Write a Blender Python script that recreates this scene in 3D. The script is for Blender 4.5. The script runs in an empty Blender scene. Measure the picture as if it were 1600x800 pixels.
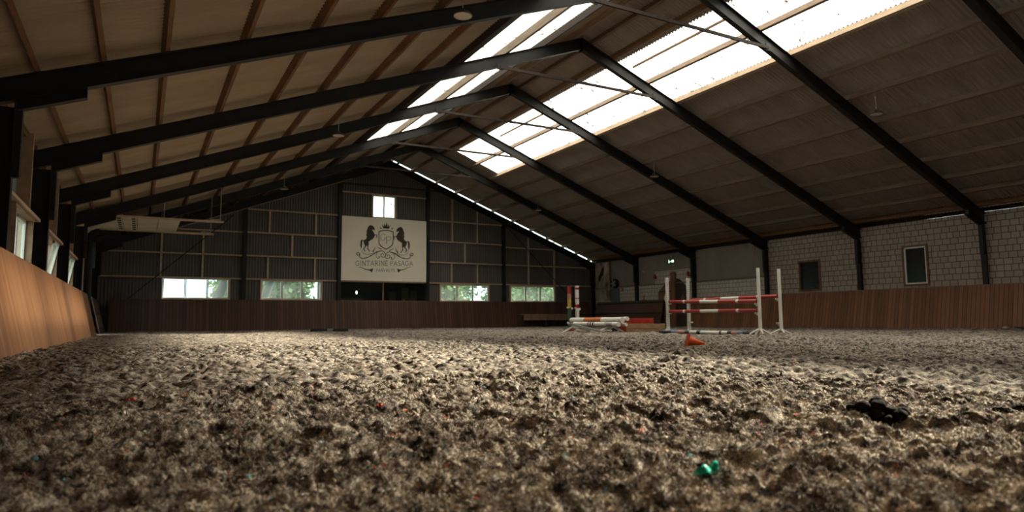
import bpy, math, random
import numpy as np
from mathutils import Matrix, Vector

random.seed(7)
rng = np.random.default_rng(11)
S = bpy.context.scene
COL = S.collection

# ------------------------------------------------------------------ camera
cam_d = bpy.data.cameras.new('camera')
cam = bpy.data.objects.new('camera', cam_d)
COL.objects.link(cam)
S.camera = cam
F_PX, YAW, PITCH, ROLL = 1035.18, 0.5095, 0.0967, -0.0078
cam_d.sensor_width = 36.0
cam_d.lens = F_PX / 1600.0 * 36.0
cam_d.clip_end = 500
cam_d.clip_start = 0.02
_s, _c = math.sin(YAW), math.cos(YAW)
_F = Vector((_s * math.cos(PITCH), _c * math.cos(PITCH), math.sin(PITCH)))
_R = Vector((_c, -_s, 0))
_U = _R.cross(_F)
_R2 = _R * math.cos(ROLL) + _U * math.sin(ROLL)
_U2 = -_R * math.sin(ROLL) + _U * math.cos(ROLL)
cam.matrix_world = Matrix(((_R2.x, _U2.x, -_F.x, 0), (_R2.y, _U2.y, -_F.y, 0), (_R2.z, _U2.z, -_F.z, 0.43), (0, 0, 0, 1)))
cam_d.dof.use_dof = True
cam_d.dof.focus_distance = 6.0
cam_d.dof.aperture_fstop = 2.8

# ------------------------------------------------------------------ sky, sun, exposure
W = bpy.data.worlds.new('world')
S.world = W
W.use_nodes = True
_n = W.node_tree.nodes
_bg = _n['Background']
_tc = _n.new('ShaderNodeTexCoord')
_sep = _n.new('ShaderNodeSeparateXYZ')
_rmp = _n.new('ShaderNodeValToRGB')
W.node_tree.links.new(_tc.outputs['Generated'], _sep.inputs[0])
W.node_tree.links.new(_sep.outputs[2], _rmp.inputs[0])
W.node_tree.links.new(_rmp.outputs[0], _bg.inputs[0])
_rmp.color_ramp.elements[0].position = 0.0
_rmp.color_ramp.elements[0].color = (0.55, 0.80, 0.86, 1)
_rmp.color_ramp.elements[1].position = 0.5
_rmp.color_ramp.elements[1].color = (1.0, 0.945, 0.88, 1)
_bg.inputs[1].default_value = 4.2

sun_d = bpy.data.lights.new('sun', 'SUN')
sun = bpy.data.objects.new('sun', sun_d)
COL.objects.link(sun)
sun_d.energy = 25.0
sun_d.angle = math.radians(6.0)
sun_d.color = (1.0, 0.92, 0.77)
sun.rotation_euler = Vector((-1.42, -0.30, -1.0)).normalized().to_track_quat('-Z', 'Y').to_euler()
sun.location = (40, 10, 40)

S.view_settings.view_transform = 'Standard'
S.view_settings.look = 'None'
S.view_settings.gamma = 1
S.view_settings.use_curve_mapping = False
S.view_settings.exposure = 0.42
S.cycles.max_bounces = 7
S.cycles.diffuse_bounces = 5
S.cycles.transparent_max_bounces = 16
S.cycles.use_denoising = True
S.cycles.sample_clamp_indirect = 6.0

# ------------------------------------------------------------------ helpers
class MB:
    """collects shapes and links them as one mesh object"""
    def __init__(self):
        self.v = []; self.f = []; self.m = []; self.cur = 0; self.sm = []; self.smooth = False
    def add(self, vs, fs):
        b = len(self.v)
        self.v += [tuple(map(float, p)) for p in vs]
        for f in fs:
            self.f.append(tuple(b + i for i in f)); self.m.append(self.cur); self.sm.append(self.smooth)
        return self
    def box(self, x0, x1, y0, y1, z0, z1):
        return self.add([(x0, y0, z0), (x1, y0, z0), (x1, y1, z0), (x0, y1, z0), (x0, y0, z1), (x1, y0, z1), (x1, y1, z1), (x0, y1, z1)],
                        [(3, 2, 1, 0), (4, 5, 6, 7), (0, 1, 5, 4), (1, 2, 6, 5), (2, 3, 7, 6), (3, 0, 4, 7)])
    def prism(self, poly, axis, a, b):
        """poly in the two other axes, extruded along axis from a to b"""
        n = len(poly)
        def P(u, v, t):
            return {'x': (t, u, v), 'y': (u, t, v), 'z': (u, v, t)}[axis]
        vs = [P(u, v, a) for u, v in poly] + [P(u, v, b) for u, v in poly]
        fs = [tuple(range(n))[::-1], tuple(range(n, 2 * n))] + [(i, (i + 1) % n, n + (i + 1) % n, n + i) for i in range(n)]
        return self.add(vs, fs)
    def beam(self, p, q, w, h, up=(0, 0, 1)):
        p, q = Vector(p), Vector(q); d = (q - p).normalized()
        s = d.cross(Vector(up))
        if s.length < 1e-4: s = d.cross(Vector((1, 0, 0)))
        s.normalize(); u = s.cross(d).normalized()
        vs = []
        for c in (p, q):
            for a, b in ((-1, -1), (1, -1), (1, 1), (-1, 1)):
                vs.append(c + s * a * w / 2 + u * b * h / 2)
        return self.add(vs, [(3, 2, 1, 0), (4, 5, 6, 7), (0, 1, 5, 4), (1, 2, 6, 5), (2, 3, 7, 6), (3, 0, 4, 7)])
    def tube(self, pts, r, n=12, caps=True):
        """round tube through pts; r a number or one per point"""
        pts = [Vector(p) for p in pts]; rs = r if isinstance(r, (list, tuple)) else [r] * len(pts)
        vs = []; ref = None
        for i, p in enumerate(pts):
            d = (pts[min(i + 1, len(pts) - 1)] - pts[max(i - 1, 0)]).normalized()
            a = Vector((0, 0, 1)) if abs(d.z) < 0.9 else Vector((1, 0, 0))
            if ref is None: s = d.cross(a).normalized()
            else: s = (ref - d * ref.dot(d)).normalized()
            ref = s; u = d.cross(s)
            for k in range(n):
                t = 2 * math.pi * k / n
                vs.append(p + s * math.cos(t) * rs[i] + u * math.sin(t) * rs[i])
        m = len(pts); fs = []
        for i in range(m - 1):
            for k in range(n):
                fs.append((i * n + k, i * n + (k + 1) % n, (i + 1) * n + (k + 1) % n, (i + 1) * n + k))
        o = self.smooth; self.smooth = True
        self.add(vs, fs); self.smooth = o
        if caps:
            self.add(vs[:n], [tuple(range(n))[::-1]]); self.add(vs[-n:], [tuple(range(n))])
        return self
    def lathe(self, prof, c=(0, 0, 0), n=20):
        vs = []
        for r, z in prof:
            for k in range(n):
                t = 2 * math.pi * k / n
                vs.append((c[0] + r * math.cos(t), c[1] + r * math.sin(t), c[2] + z))
        fs = [(i * n + k, i * n + (k + 1) % n, (i + 1) * n + (k + 1) % n, (i + 1) * n + k) for i in range(len(prof) - 1) for k in range(n)]
        o = self.smooth; self.smooth = True
        self.add(vs, fs); self.smooth = o
        return self
    def blob(self, c, r, seed=0, n=10, rough=0.25):
        """lumpy ellipsoid"""
        rr = random.Random(seed); vs = []; m = n
        ph = [rr.uniform(0, 6.28) for _ in range(6)]
        for i in range(m + 1):
            th = math.pi * i / m
            for k in range(2 * n):
                t = math.pi * k / n
                d = Vector((math.sin(th) * math.cos(t), math.sin(th) * math.sin(t), math.cos(th)))
                q = 1 + rough * (math.sin(5 * d.x + ph[0]) * math.sin(4 * d.y + ph[1]) + .6 * math.sin(9 * d.z + ph[2] + 6 * d.x) + .4 * math.sin(15 * d.y + ph[3] + 11 * d.x))
                vs.append((c[0] + d.x * r[0] * q, c[1] + d.y * r[1] * q, c[2] + d.z * r[2] * q))
        w = 2 * n
        fs = [(i * w + k, (i + 1) * w + k, (i + 1) * w + (k + 1) % w, i * w + (k + 1) % w) for i in range(m) for k in range(w)]
        o = self.smooth; self.smooth = True
        self.add(vs, fs); self.smooth = o
        return self
    def mesh(self, name, mats, org=(0, 0, 0)):
        me = bpy.data.meshes.new(name)
        o = org
        me.from_pydata([(x - o[0], y - o[1], z - o[2]) for x, y, z in self.v], [], self.f)
        if not isinstance(mats, (list, tuple)): mats = [mats]
        for m in mats: me.materials.append(m)
        me.polygons.foreach_set('material_index', self.m)
        me.polygons.foreach_set('use_smooth', self.sm)
        me.update()
        return me
    def build(self, name, mats, parent=None, org=None, bevel=0):
        """org: where the object's origin sits (top level) / which point is the thing's origin (parts)"""
        if org is None:
            org = tuple(parent.get('_o', (0, 0, 0))) if parent is not None else (0, 0, 0)
        ob = bpy.data.objects.new(name, self.mesh(name, mats, org))
        COL.objects.link(ob)
        if parent is not None:
            ob.parent = parent
            ob['_o'] = org
        else:
            ob.location = org
            ob['_o'] = org
        if bevel:
            b = ob.modifiers.new('bevel', 'BEVEL'); b.width = bevel; b.segments = 2; b.limit_method = 'ANGLE'
        return ob

def tag(o, label=None, cat=None, group=None, kind=None):
    if label: o['label'] = label
    if cat: o['category'] = cat
    if group: o['group'] = group
    if kind: o['kind'] = kind
    return o

def thing(name, label, cat, loc=(0, 0, 0), group=None, world=True):
    """Empty at the base; parts are written in world coordinates when world is set, else around the origin"""
    o = bpy.data.objects.new(name, None)
    COL.objects.link(o)
    o.empty_display_size = 0.2
    o.location = loc
    o['_o'] = tuple(loc) if world else (0, 0, 0)
    tag(o, label, cat, group)
    return o

def copy_tree(o, parent=None):
    c = o.copy(); COL.objects.link(c)
    if parent is not None: c.parent = parent
    for ch in list(o.children): copy_tree(ch, c)
    return c

# ------------------------------------------------------------------ materials
def base(name):
    m = bpy.data.materials.new(name); m.use_nodes = True
    nt = m.node_tree; b = nt.nodes['Principled BSDF']
    return m, nt, b
def coords(nt, scale=(1, 1, 1)):
    g = nt.nodes.new('ShaderNodeNewGeometry')
    mp = nt.nodes.new('ShaderNodeMapping'); mp.inputs['Scale'].default_value = scale
    nt.links.new(g.outputs['Position'], mp.inputs['Vector'])
    return mp.outputs[0]
def noise(nt, vec, scale, detail=4, rough=.55):
    t = nt.nodes.new('ShaderNodeTexNoise'); t.inputs['Scale'].default_value = scale
    t.inputs['Detail'].default_value = detail; t.inputs['Roughness'].default_value = rough
    nt.links.new(vec, t.inputs['Vector']); return t.outputs['Fac']
def ramp(nt, fac, stops):
    r = nt.nodes.new('ShaderNodeValToRGB')
    e = r.color_ramp.elements
    while len(e) < len(stops): e.new(0.5)
    for el, (p, c) in zip(e, stops):
        el.position = p; el.color = (c[0], c[1], c[2], 1)
    nt.links.new(fac, r.inputs[0]); return r.outputs[0]
def mixc(nt, fac, a, b, mode='MIX'):
    m = nt.nodes.new('ShaderNodeMix'); m.data_type = 'RGBA'; m.blend_type = mode
    for sock, v in ((m.inputs[0], fac), (m.inputs[6], a), (m.inputs[7], b)):
        if hasattr(v, 'is_linked') or hasattr(v, 'links'): nt.links.new(v, sock)
        elif isinstance(v, (int, float)): sock.default_value = v
        else: sock.default_value = (v[0], v[1], v[2], 1)
    return m.outputs[2]
def bump(nt, b, h, strength=.3, dist=.02):
    bp = nt.nodes.new('ShaderNodeBump'); bp.inputs['Strength'].default_value = strength; bp.inputs['Distance'].default_value = dist
    nt.links.new(h, bp.inputs['Height']); nt.links.new(bp.outputs[0], b.inputs['Normal'])
def mat(name, c1, c2=None, scale=8, rough=.6, stretch=(1, 1, 1), metal=0, bmp=0, spec=.3):
    m, nt, b = base(name)
    c2 = c2 or tuple(x * .75 for x in c1)
    f = noise(nt, coords(nt, stretch), scale)
    nt.links.new(ramp(nt, f, [(.3, c1), (.7, c2)]), b.inputs['Base Color'])
    b.inputs['Roughness'].default_value = rough; b.inputs['Metallic'].default_value = metal
    b.inputs['Specular IOR Level'].default_value = spec
    if bmp: bump(nt, b, f, bmp, .01)
    return m
def planks(name, c1, c2, c3, axis, width, gap=.08, rough=.55):
    """upright boards side by side along an axis, each with its own tone and streaky grain"""
    m, nt, b = base(name)
    g = nt.nodes.new('ShaderNodeNewGeometry'); sp = nt.nodes.new('ShaderNodeSeparateXYZ')
    nt.links.new(g.outputs['Position'], sp.inputs[0])
    u = sp.outputs[axis]
    d = nt.nodes.new('ShaderNodeMath'); d.operation = 'DIVIDE'; d.inputs[1].default_value = width; nt.links.new(u, d.inputs[0])
    fl = nt.nodes.new('ShaderNodeMath'); fl.operation = 'FLOOR'; nt.links.new(d.outputs[0], fl.inputs[0])
    fr = nt.nodes.new('ShaderNodeMath'); fr.operation = 'FRACT'; nt.links.new(d.outputs[0], fr.inputs[0])
    wn = nt.nodes.new('ShaderNodeTexWhiteNoise'); wn.noise_dimensions = '1D'; nt.links.new(fl.outputs[0], wn.inputs['W'])
    st = [1.2, 1.2, 1.2]; st[axis] = 22
    gr = noise(nt, coords(nt, tuple(st)), 1.5, 6, .65)
    ad = nt.nodes.new('ShaderNodeMath'); ad.operation = 'MULTIPLY_ADD'; ad.inputs[1].default_value = .45; nt.links.new(wn.outputs['Value'], ad.inputs[0]); nt.links.new(gr, ad.inputs[2])
    col = ramp(nt, ad.outputs[0], [(.35, c1), (.7, c2), (1.0, c3)])
    gp = nt.nodes.new('ShaderNodeMath'); gp.operation = 'LESS_THAN'; gp.inputs[1].default_value = gap; nt.links.new(fr.outputs[0], gp.inputs[0])
    col = mixc(nt, gp.outputs[0], col, tuple(x * .25 for x in c1))
    nt.links.new(col, b.inputs['Base Color'])
    b.inputs['Roughness'].default_value = rough; b.inputs['Specular IOR Level'].default_value = .25
    inv = nt.nodes.new('ShaderNodeMath'); inv.operation = 'SUBTRACT'; inv.inputs[0].default_value = 1; nt.links.new(gp.outputs[0], inv.inputs[1])
    bump(nt, b, inv.outputs[0], .5, .008)
    return m
def blocks(name, c1, c2, mortar, bw, bh):
    m, nt, b = base(name)
    g = nt.nodes.new('ShaderNodeNewGeometry'); sp = nt.nodes.new('ShaderNodeSeparateXYZ'); cb = nt.nodes.new('ShaderNodeCombineXYZ')
    nt.links.new(g.outputs['Position'], sp.inputs[0]); nt.links.new(sp.outputs[1], cb.inputs[0]); nt.links.new(sp.outputs[2], cb.inputs[1])
    t = nt.nodes.new('ShaderNodeTexBrick')
    t.inputs['Scale'].default_value = 1; t.inputs['Brick Width'].default_value = bw; t.inputs['Row Height'].default_value = bh
    t.inputs['Mortar Size'].default_value = .014; t.inputs['Mortar Smooth'].default_value = .25
    t.offset = .4; t.offset_frequency = 2; t.squash = .8; t.squash_frequency = 3
    t.inputs['Color1'].default_value = (*c1, 1); t.inputs['Color2'].default_value = (*c2, 1); t.inputs['Mortar'].default_value = (*mortar, 1)
    nt.links.new(cb.outputs[0], t.inputs['Vector'])
    f = noise(nt, coords(nt), 1.3, 6, .6)
    col = mixc(nt, .35, t.outputs['Color'], ramp(nt, f, [(.3, c1), (.75, tuple(x * .6 for x in c2))]), 'MULTIPLY')
    nt.links.new(t.outputs['Color'], b.inputs['Base Color'])
    b.inputs['Roughness'].default_value = .85
    bump(nt, b, t.outputs['Fac'], -.6, .01)
    return m
def glass(name, tint=(.9, .95, .95), gl=.06, frost=0.0):
    m = bpy.data.materials.new(name); m.use_nodes = True; nt = m.node_tree; nt.nodes.clear()
    o = nt.nodes.new('ShaderNodeOutputMaterial'); tr = nt.nodes.new('ShaderNodeBsdfTransparent'); gs = nt.nodes.new('ShaderNodeBsdfGlossy')
    tr.inputs[0].default_value = (*tint, 1); gs.inputs['Roughness'].default_value = .08
    mx = nt.nodes.new('ShaderNodeMixShader'); mx.inputs[0].default_value = gl
    nt.links.new(tr.outputs[0], mx.inputs[1]); nt.links.new(gs.outputs[0], mx.inputs[2])
    out = mx.outputs[0]
    if frost:
        tl = nt.nodes.new('ShaderNodeBsdfTranslucent'); tl.inputs[0].default_value = (*tint, 1)
        m2 = nt.nodes.new('ShaderNodeMixShader'); m2.inputs[0].default_value = frost
        nt.links.new(out, m2.inputs[1]); nt.links.new(tl.outputs[0], m2.inputs[2]); out = m2.outputs[0]
    nt.links.new(out, o.inputs[0]); return m
def emis(name, c, s):
    m = bpy.data.materials.new(name); m.use_nodes = True; nt = m.node_tree
    b = nt.nodes['Principled BSDF']; b.inputs['Base Color'].default_value = (*c, 1)
    b.inputs['Emission Color'].default_value = (*c, 1); b.inputs['Emission Strength'].default_value = s
    return m

def skylight_mat():
    """ribbed translucent sheet: lets light through, a little dirt and moss along the laps"""
    m = bpy.data.materials.new('skylight_sheet'); m.use_nodes = True; nt = m.node_tree; nt.nodes.clear()
    o = nt.nodes.new('ShaderNodeOutputMaterial'); tr = nt.nodes.new('ShaderNodeBsdfTransparent'); df = nt.nodes.new('ShaderNodeBsdfTranslucent')
    f = noise(nt, coords(nt, (1, 5, 1)), 1.2, 5, .6)
    c = ramp(nt, f, [(.3, (.92, .92, .86)), (.75, (.82, .82, .75))])
    sp = noise(nt, coords(nt, (1.0, 3.0, 1.0)), 2.6, 6, .7)
    dirt = ramp(nt, sp, [(.60, (1, 1, 1)), (.62, (.05, .035, .03))])
    c = mixc(nt, 1.0, c, dirt, 'MULTIPLY')
    nt.links.new(c, tr.inputs[0]); nt.links.new(c, df.inputs[0])
    mx = nt.nodes.new('ShaderNodeMixShader'); mx.inputs[0].default_value = .22
    nt.links.new(tr.outputs[0], mx.inputs[1]); nt.links.new(df.outputs[0], mx.inputs[2])
    nt.links.new(mx.outputs[0], o.inputs[0]); return m

def footing_mat(name='footing', fib=False):
    m, nt, b = base(name)
    big = noise(nt, coords(nt), 3.0, 3, .5)
    mid = noise(nt, coords(nt), 22.0, 4, .65)
    fine = noise(nt, coords(nt), 160.0, 4, .7)
    a = ramp(nt, mid, [(.36, (.045, .037, .033)), (.45, (.20, .175, .153)), (.56, (.40, .353, .30)), (.68, (.57, .515, .445))])
    g = ramp(nt, fine, [(.36, (.22, .20, .19)), (.52, (.85, .83, .80)), (.66, (1.3, 1.28, 1.25))])
    c = mixc(nt, 1.0, a, g, 'MULTIPLY')
    pt = ramp(nt, noise(nt, coords(nt, (1, .75, 1)), 7.5, 5, .62), [(.50, (1, 1, 1)), (.60, (.30, .27, .26))])
    c = mixc(nt, 1.0, c, pt, 'MULTIPLY')
    gf = ramp(nt, big, [(.4, (0, 0, 0)), (.62, (1, 1, 1))])
    c2 = mixc(nt, gf, c, mixc(nt, 1.0, c, (.84, .81, .80), 'MULTIPLY'))
    vo = nt.nodes.new('ShaderNodeTexVoronoi'); vo.inputs['Scale'].default_value = 42
    nt.links.new(coords(nt), vo.inputs['Vector'])
    hs = nt.nodes.new('ShaderNodeSeparateColor'); nt.links.new(vo.outputs['Color'], hs.inputs[0])
    for ch, thr, colr in ((0, .985, (.42, .07, .035)), (1, .99, (.08, .26, .28)), (2, .985, (.62, .60, .58))):
        gt = nt.nodes.new('ShaderNodeMath'); gt.operation = 'GREATER_THAN'; gt.inputs[1].default_value = thr
        nt.links.new(hs.outputs[ch], gt.inputs[0])
        lt = nt.nodes.new('ShaderNodeMath'); lt.operation = 'LESS_THAN'; lt.inputs[1].default_value = .30; nt.links.new(vo.outputs['Distance'], lt.inputs[0])
        mu = nt.nodes.new('ShaderNodeMath'); mu.operation = 'MULTIPLY'; nt.links.new(gt.outputs[0], mu.inputs[0]); nt.links.new(lt.outputs[0], mu.inputs[1])
        c2 = mixc(nt, mu.outputs[0], c2, colr)
    nt.links.new(c2, b.inputs['Base Color'])
    b.inputs['Roughness'].default_value = .95; b.inputs['Specular IOR Level'].default_value = .08
    if fib:
        c2 = mixc(nt, 1.0, c2, (1.55, 1.5, 1.45), 'MULTIPLY'); nt.links.new(c2, b.inputs['Base Color'])
    else:
        bump(nt, b, fine, .7, .006)
    return m

M = {}
M['steel'] = mat('black_steel', (0.010, 0.009, 0.010), (0.018, 0.016, 0.016), 3, .55, spec=.25)
M['purlin'] = mat('purlin_timber', (0.190, 0.095, 0.043), (0.104, 0.052, 0.025), 2.5, .75, (6, .8, 6), bmp=.2)
M['purlin_grey'] = mat('grey_timber', (0.208, 0.144, 0.104), (0.136, 0.092, 0.064), 2.5, .75, (6, .8, 6), bmp=.2)
M['purlin_dark'] = mat('dark_and_shaded_timber', (.035, .02, .015), (.02, .012, .01), 2.5, .75, (6, .8, 6))  # also paints shade on the skylight-edge purlin and the corner wall panel
M['purlin_light'] = mat('pale_and_lit_timber', (0.336, 0.256, 0.176), (0.240, 0.160, 0.104), 3, .7, (6, .8, 6), bmp=.2)  # also paints the lit face of the purlin by the ridge
M['girt'] = mat('girt_timber', (.52, .385, .27), (.40, .29, .20), 3, .7, (3, 3, 3))
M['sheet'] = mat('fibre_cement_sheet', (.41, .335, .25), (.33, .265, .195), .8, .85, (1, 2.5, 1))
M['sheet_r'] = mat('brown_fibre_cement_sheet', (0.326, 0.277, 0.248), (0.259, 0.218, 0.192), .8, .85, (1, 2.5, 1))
M['clad'] = mat('grey_cladding', (0.127, 0.110, 0.107), (0.099, 0.086, 0.082), 1.2, .6, (1, 1, .4))
M['clad_r'] = mat('beige_cladding', (0.255, 0.212, 0.174), (0.212, 0.174, 0.140), 1.2, .6, (1, 1, .4))
M['clad_l'] = mat('pale_grey_cladding', (.22, .22, .22), (.16, .155, .155), 1.2, .6, (1, 1, .4))
M['kick_l'] = planks('kickboard_plywood', (.13, .048, .015), (.215, .088, .032), (.26, .12, .055), 1, .16, .05)
M['kick_r'] = planks('kickboard_boards', (0.102, 0.041, 0.020), (0.178, 0.072, 0.034), (0.230, 0.098, 0.048), 1, .145, .1)
M['kick_g'] = planks('kickboard_dark_boards', (0.056, 0.027, 0.019), (0.086, 0.041, 0.027), (0.120, 0.056, 0.036), 0, .145, .12)
M['block'] = blocks('wall_blocks', (.335, .262, .215), (.28, .218, .18), (0.075, 0.048, 0.035), .285, .225)
M['block_pale'] = blocks('pale_wall_blocks', (0.513, 0.437, 0.361), (0.446, 0.380, 0.314), (0.190, 0.142, 0.114), .285, .225)
M['white'] = mat('white_paint', (0.578, 0.561, 0.510), (0.510, 0.484, 0.433), 6, .45)
M['white_frame'] = mat('white_window_frame', (.66, .64, .60), (.58, .55, .50), 6, .4)
M['wood_frame'] = mat('window_timber', (.34, .22, .14), (.24, .14, .09), 5, .6)
M['glass'] = glass('window_glass', (.86, .95, .92),   .05, .04)
M['unlit_room_pane'] = mat('unlit_room_glass', (.012, .013, .015), (.02, .02, .022), 2, .15, spec=.5)  # opaque pane; the darkness of the unlit room behind is its colour
M['skylight'] = skylight_mat()
M['footing'] = footing_mat()
M['fibre'] = footing_mat('footing_fibre', True)
M['banner'] = mat('banner_cloth', (.88, .82, .70), (.84, .77, .64), .9, .8, bmp=.1)
M['ink'] = mat('banner_ink', (.05, .04, .035), (.07, .055, .045), 6, .8)
M['ink2'] = mat('banner_ink_faded', (.20, .17, .13), (.24, .205, .16), 6, .8)
M['red'] = mat('red_pole_paint', (0.270, 0.020, 0.013), (0.216, 0.016, 0.011), 6, .4)
M['red_plastic'] = mat('red_plastic', (.33, .03, .014), (.26, .022, .011), 4, .45)
M['orange'] = mat('orange_plastic', (.80, .11, .02), (.70, .085, .018), 5, .4)
M['orange_dull'] = mat('orange_paint', (.45, .13, .035), (.38, .10, .03), 6, .5)
M['yellow'] = mat('yellow_paint', (.40, .27, .05), (.33, .22, .045), 6, .5)
M['green'] = mat('dark_green_paint', (.03, .06, .045), (.022, .045, .035), 6, .5)
M['blue'] = mat('blue_paint', (.09, .15, .26), (.07, .12, .20), 6, .5)
M['pink'] = mat('faded_pink_paint', (.34, .17, .15), (.28, .13, .12), 6, .5)
M['black'] = mat('black_paint', (.012, .012, .013), (.02, .02, .02), 6, .5)
M['pale_blue'] = mat('pale_aqua_paint', (.40, .48, .48), (.34, .40, .40), 6, .5)
M['metal'] = mat('galvanised_metal', (.34, .33, .32), (.26, .25, .25), 9, .4, metal=.6)
M['crate'] = mat('weathered_wood', (.28, .175, .10), (.19, .11, .06), 4, .75, (1, 1, 5), bmp=.3)
M['door_wood'] = mat('door_timber', (.22, .10, .045), (.15, .065, .03), 3, .6, (6, 6, .6), bmp=.2)
M['door_dark'] = mat('dark_door_timber', (.055, .025, .014), (.04, .018, .01), 3, .6, (6, 6, .6), bmp=.2)
M['panel_white'] = mat('door_panel_white', (0.558, 0.495, 0.405), (0.414, 0.342, 0.270), 1.8, .6, (1, 2, 1))
M['dung'] = mat('dung', (.006, .005, .004), (.012, .009, .007), 30, .95, bmp=.8, spec=.05)
M['clod'] = mat('dark_clod', (.022, .017, .014), (.05, .04, .032), 60, .95, bmp=.9, spec=.05)
M['teal'] = mat('teal_plastic', (.0, .42, .28), (.0, .30, .20), 30, .4)
M['scrap_red'] = mat('red_scrap', (.60, .04, .02), (.42, .03, .015), 40, .7)
M['grass'] = mat('outdoor_grass', (0.085, 0.090, 0.060), (0.110, 0.110, 0.075), 1.5, .9)
M['bark'] = mat('bark', (0.021, 0.027, 0.033), (0.012, 0.017, 0.021), 3, .9)
M['leaf'] = mat('leaves', (0.063, 0.155, 0.027), (0.167, 0.264, 0.077), .9, .6)
M['leaf2'] = mat('leaves_pale', (0.118, 0.215, 0.066), (0.245, 0.324, 0.141), .9, .6)
M['exit_white'] = emis('exit_sign_white', (.70, 1.0, .80), 1.0)
M['lamp'] = mat('lamp_diffuser', (.62, .56, .47), (.55, .5, .42), 6, .4)
M['lamp_body'] = mat('lamp_body', (.06, .055, .05), (.04, .04, .035), 6, .5)
M['greyblue'] = mat('grey_blue_board', (.10, .115, .14), (.08, .095, .115), 2, .6)
M['room_dark'] = mat('canteen_dark', (.03, .025, .02), (.02, .016, .014), 2, .8)
M['room_mid'] = mat('canteen_brown', (.14, .09, .06), (.10, .065, .045), 2, .8)
M['bulb'] = emis('lit_bulb', (1.0, .93, .8), 4.0)

# ------------------------------------------------------------------ hall dimensions
XL, XR, XM = -1.80, 26.20, 12.20          # inner faces of the columns, ridge
SL = 0.382                                # roof slope
FY = {-2: -1.86, -1: 2.91, 0: 7.68, 1: 12.45, 2: 17.20, 3: 21.96, 4: 26.80, 5: 31.62, 6: 36.04}
YG = 36.04; YB = -4.0
def zu(x): return 9.20 - SL * abs(x - XM)         # underside of the rafters
def zp(x): return zu(x) + .39                     # underside of the purlins
def zs(x): return zu(x) + .60                     # mean line of the roof sheets

# ------------------------------------------------------------------ noise for the ground
_T = rng.random((256, 256))
def vn(x, y, s=0):
    xi = np.floor(x).astype(np.int64); yi = np.floor(y).astype(np.int64)
    fx = x - xi; fy = y - yi
    fx = fx * fx * (3 - 2 * fx); fy = fy * fy * (3 - 2 * fy)
    def h(i, j): return _T[(i + 37 * s) & 255, (j + 91 * s) & 255]
    return (h(xi, yi) * (1 - fx) + h(xi + 1, yi) * fx) * (1 - fy) + (h(xi, yi + 1) * (1 - fx) + h(xi + 1, yi + 1) * fx) * fy
def worley(x, y, s=0):
    """dome height per cell: rounded lumps of random size"""
    xi = np.floor(x).astype(np.int64); yi = np.floor(y).astype(np.int64)
    best = np.zeros_like(x)
    for dx in (-1, 0, 1):
        for dy in (-1, 0, 1):
            a = xi + dx; b = yi + dy
            jx = _T[(a + 13 * s) & 255, (b + 57 * s) & 255]; jy = _T[(a + 101 + s) & 255, (b + 29 * s) & 255]
            am = _T[(a + 71 * s) & 255, (b + 173) & 255]
            d2 = (x - a - jx) ** 2 + (y - b - jy) ** 2
            R2 = .35 + .65 * am
            best = np.maximum(best, np.sqrt(np.maximum(0, 1 - d2 / R2)) * (.25 + .75 * am))
    return best
def ground(x, y, lvl):
    z = .045 * (vn(x / 2.7, y / 2.7, 1) - .5) + .035 * (vn(x / .9, y / .9, 2) - .5)
    wx = x + .05 * vn(x / .09, y / .09, 3) + .02 * vn(x / .03, y / .03, 4)
    wy = y + .05 * vn(x / .09, y / .09, 5) + .02 * vn(x / .03, y / .03, 6)
    patch = .45 + .9 * vn(x / .55, y / .55, 7)
    z = z + .064 * patch * worley(wx / .12, wy / .12, 8) - .026
    if lvl <= 1:
        z = z + .034 * worley(wx / .050, wy / .050, 9) * (.5 + vn(x / .2, y / .2, 12)) - .010
        z = z + .022 * (vn(wx / .026, wy / .030, 10) - .5)
    if lvl == 1:
        z = z + .016 * (vn(wx / .042, wy / .042, 15) - .5)
    if lvl == 0:
        z = z + .018 * (vn(wx / .015, wy / .015, 11) - .5) + .012 * (vn(x / .0068, y / .0068, 13) - .5)
    elif lvl == 2:
        z = z + .02 * (vn(x / .1, y / .1, 9) - .5)
    return z
def gz(x, y, lvl=0):
    return float(ground(np.array([float(x)]), np.array([float(y)]), lvl)[0])

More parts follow.
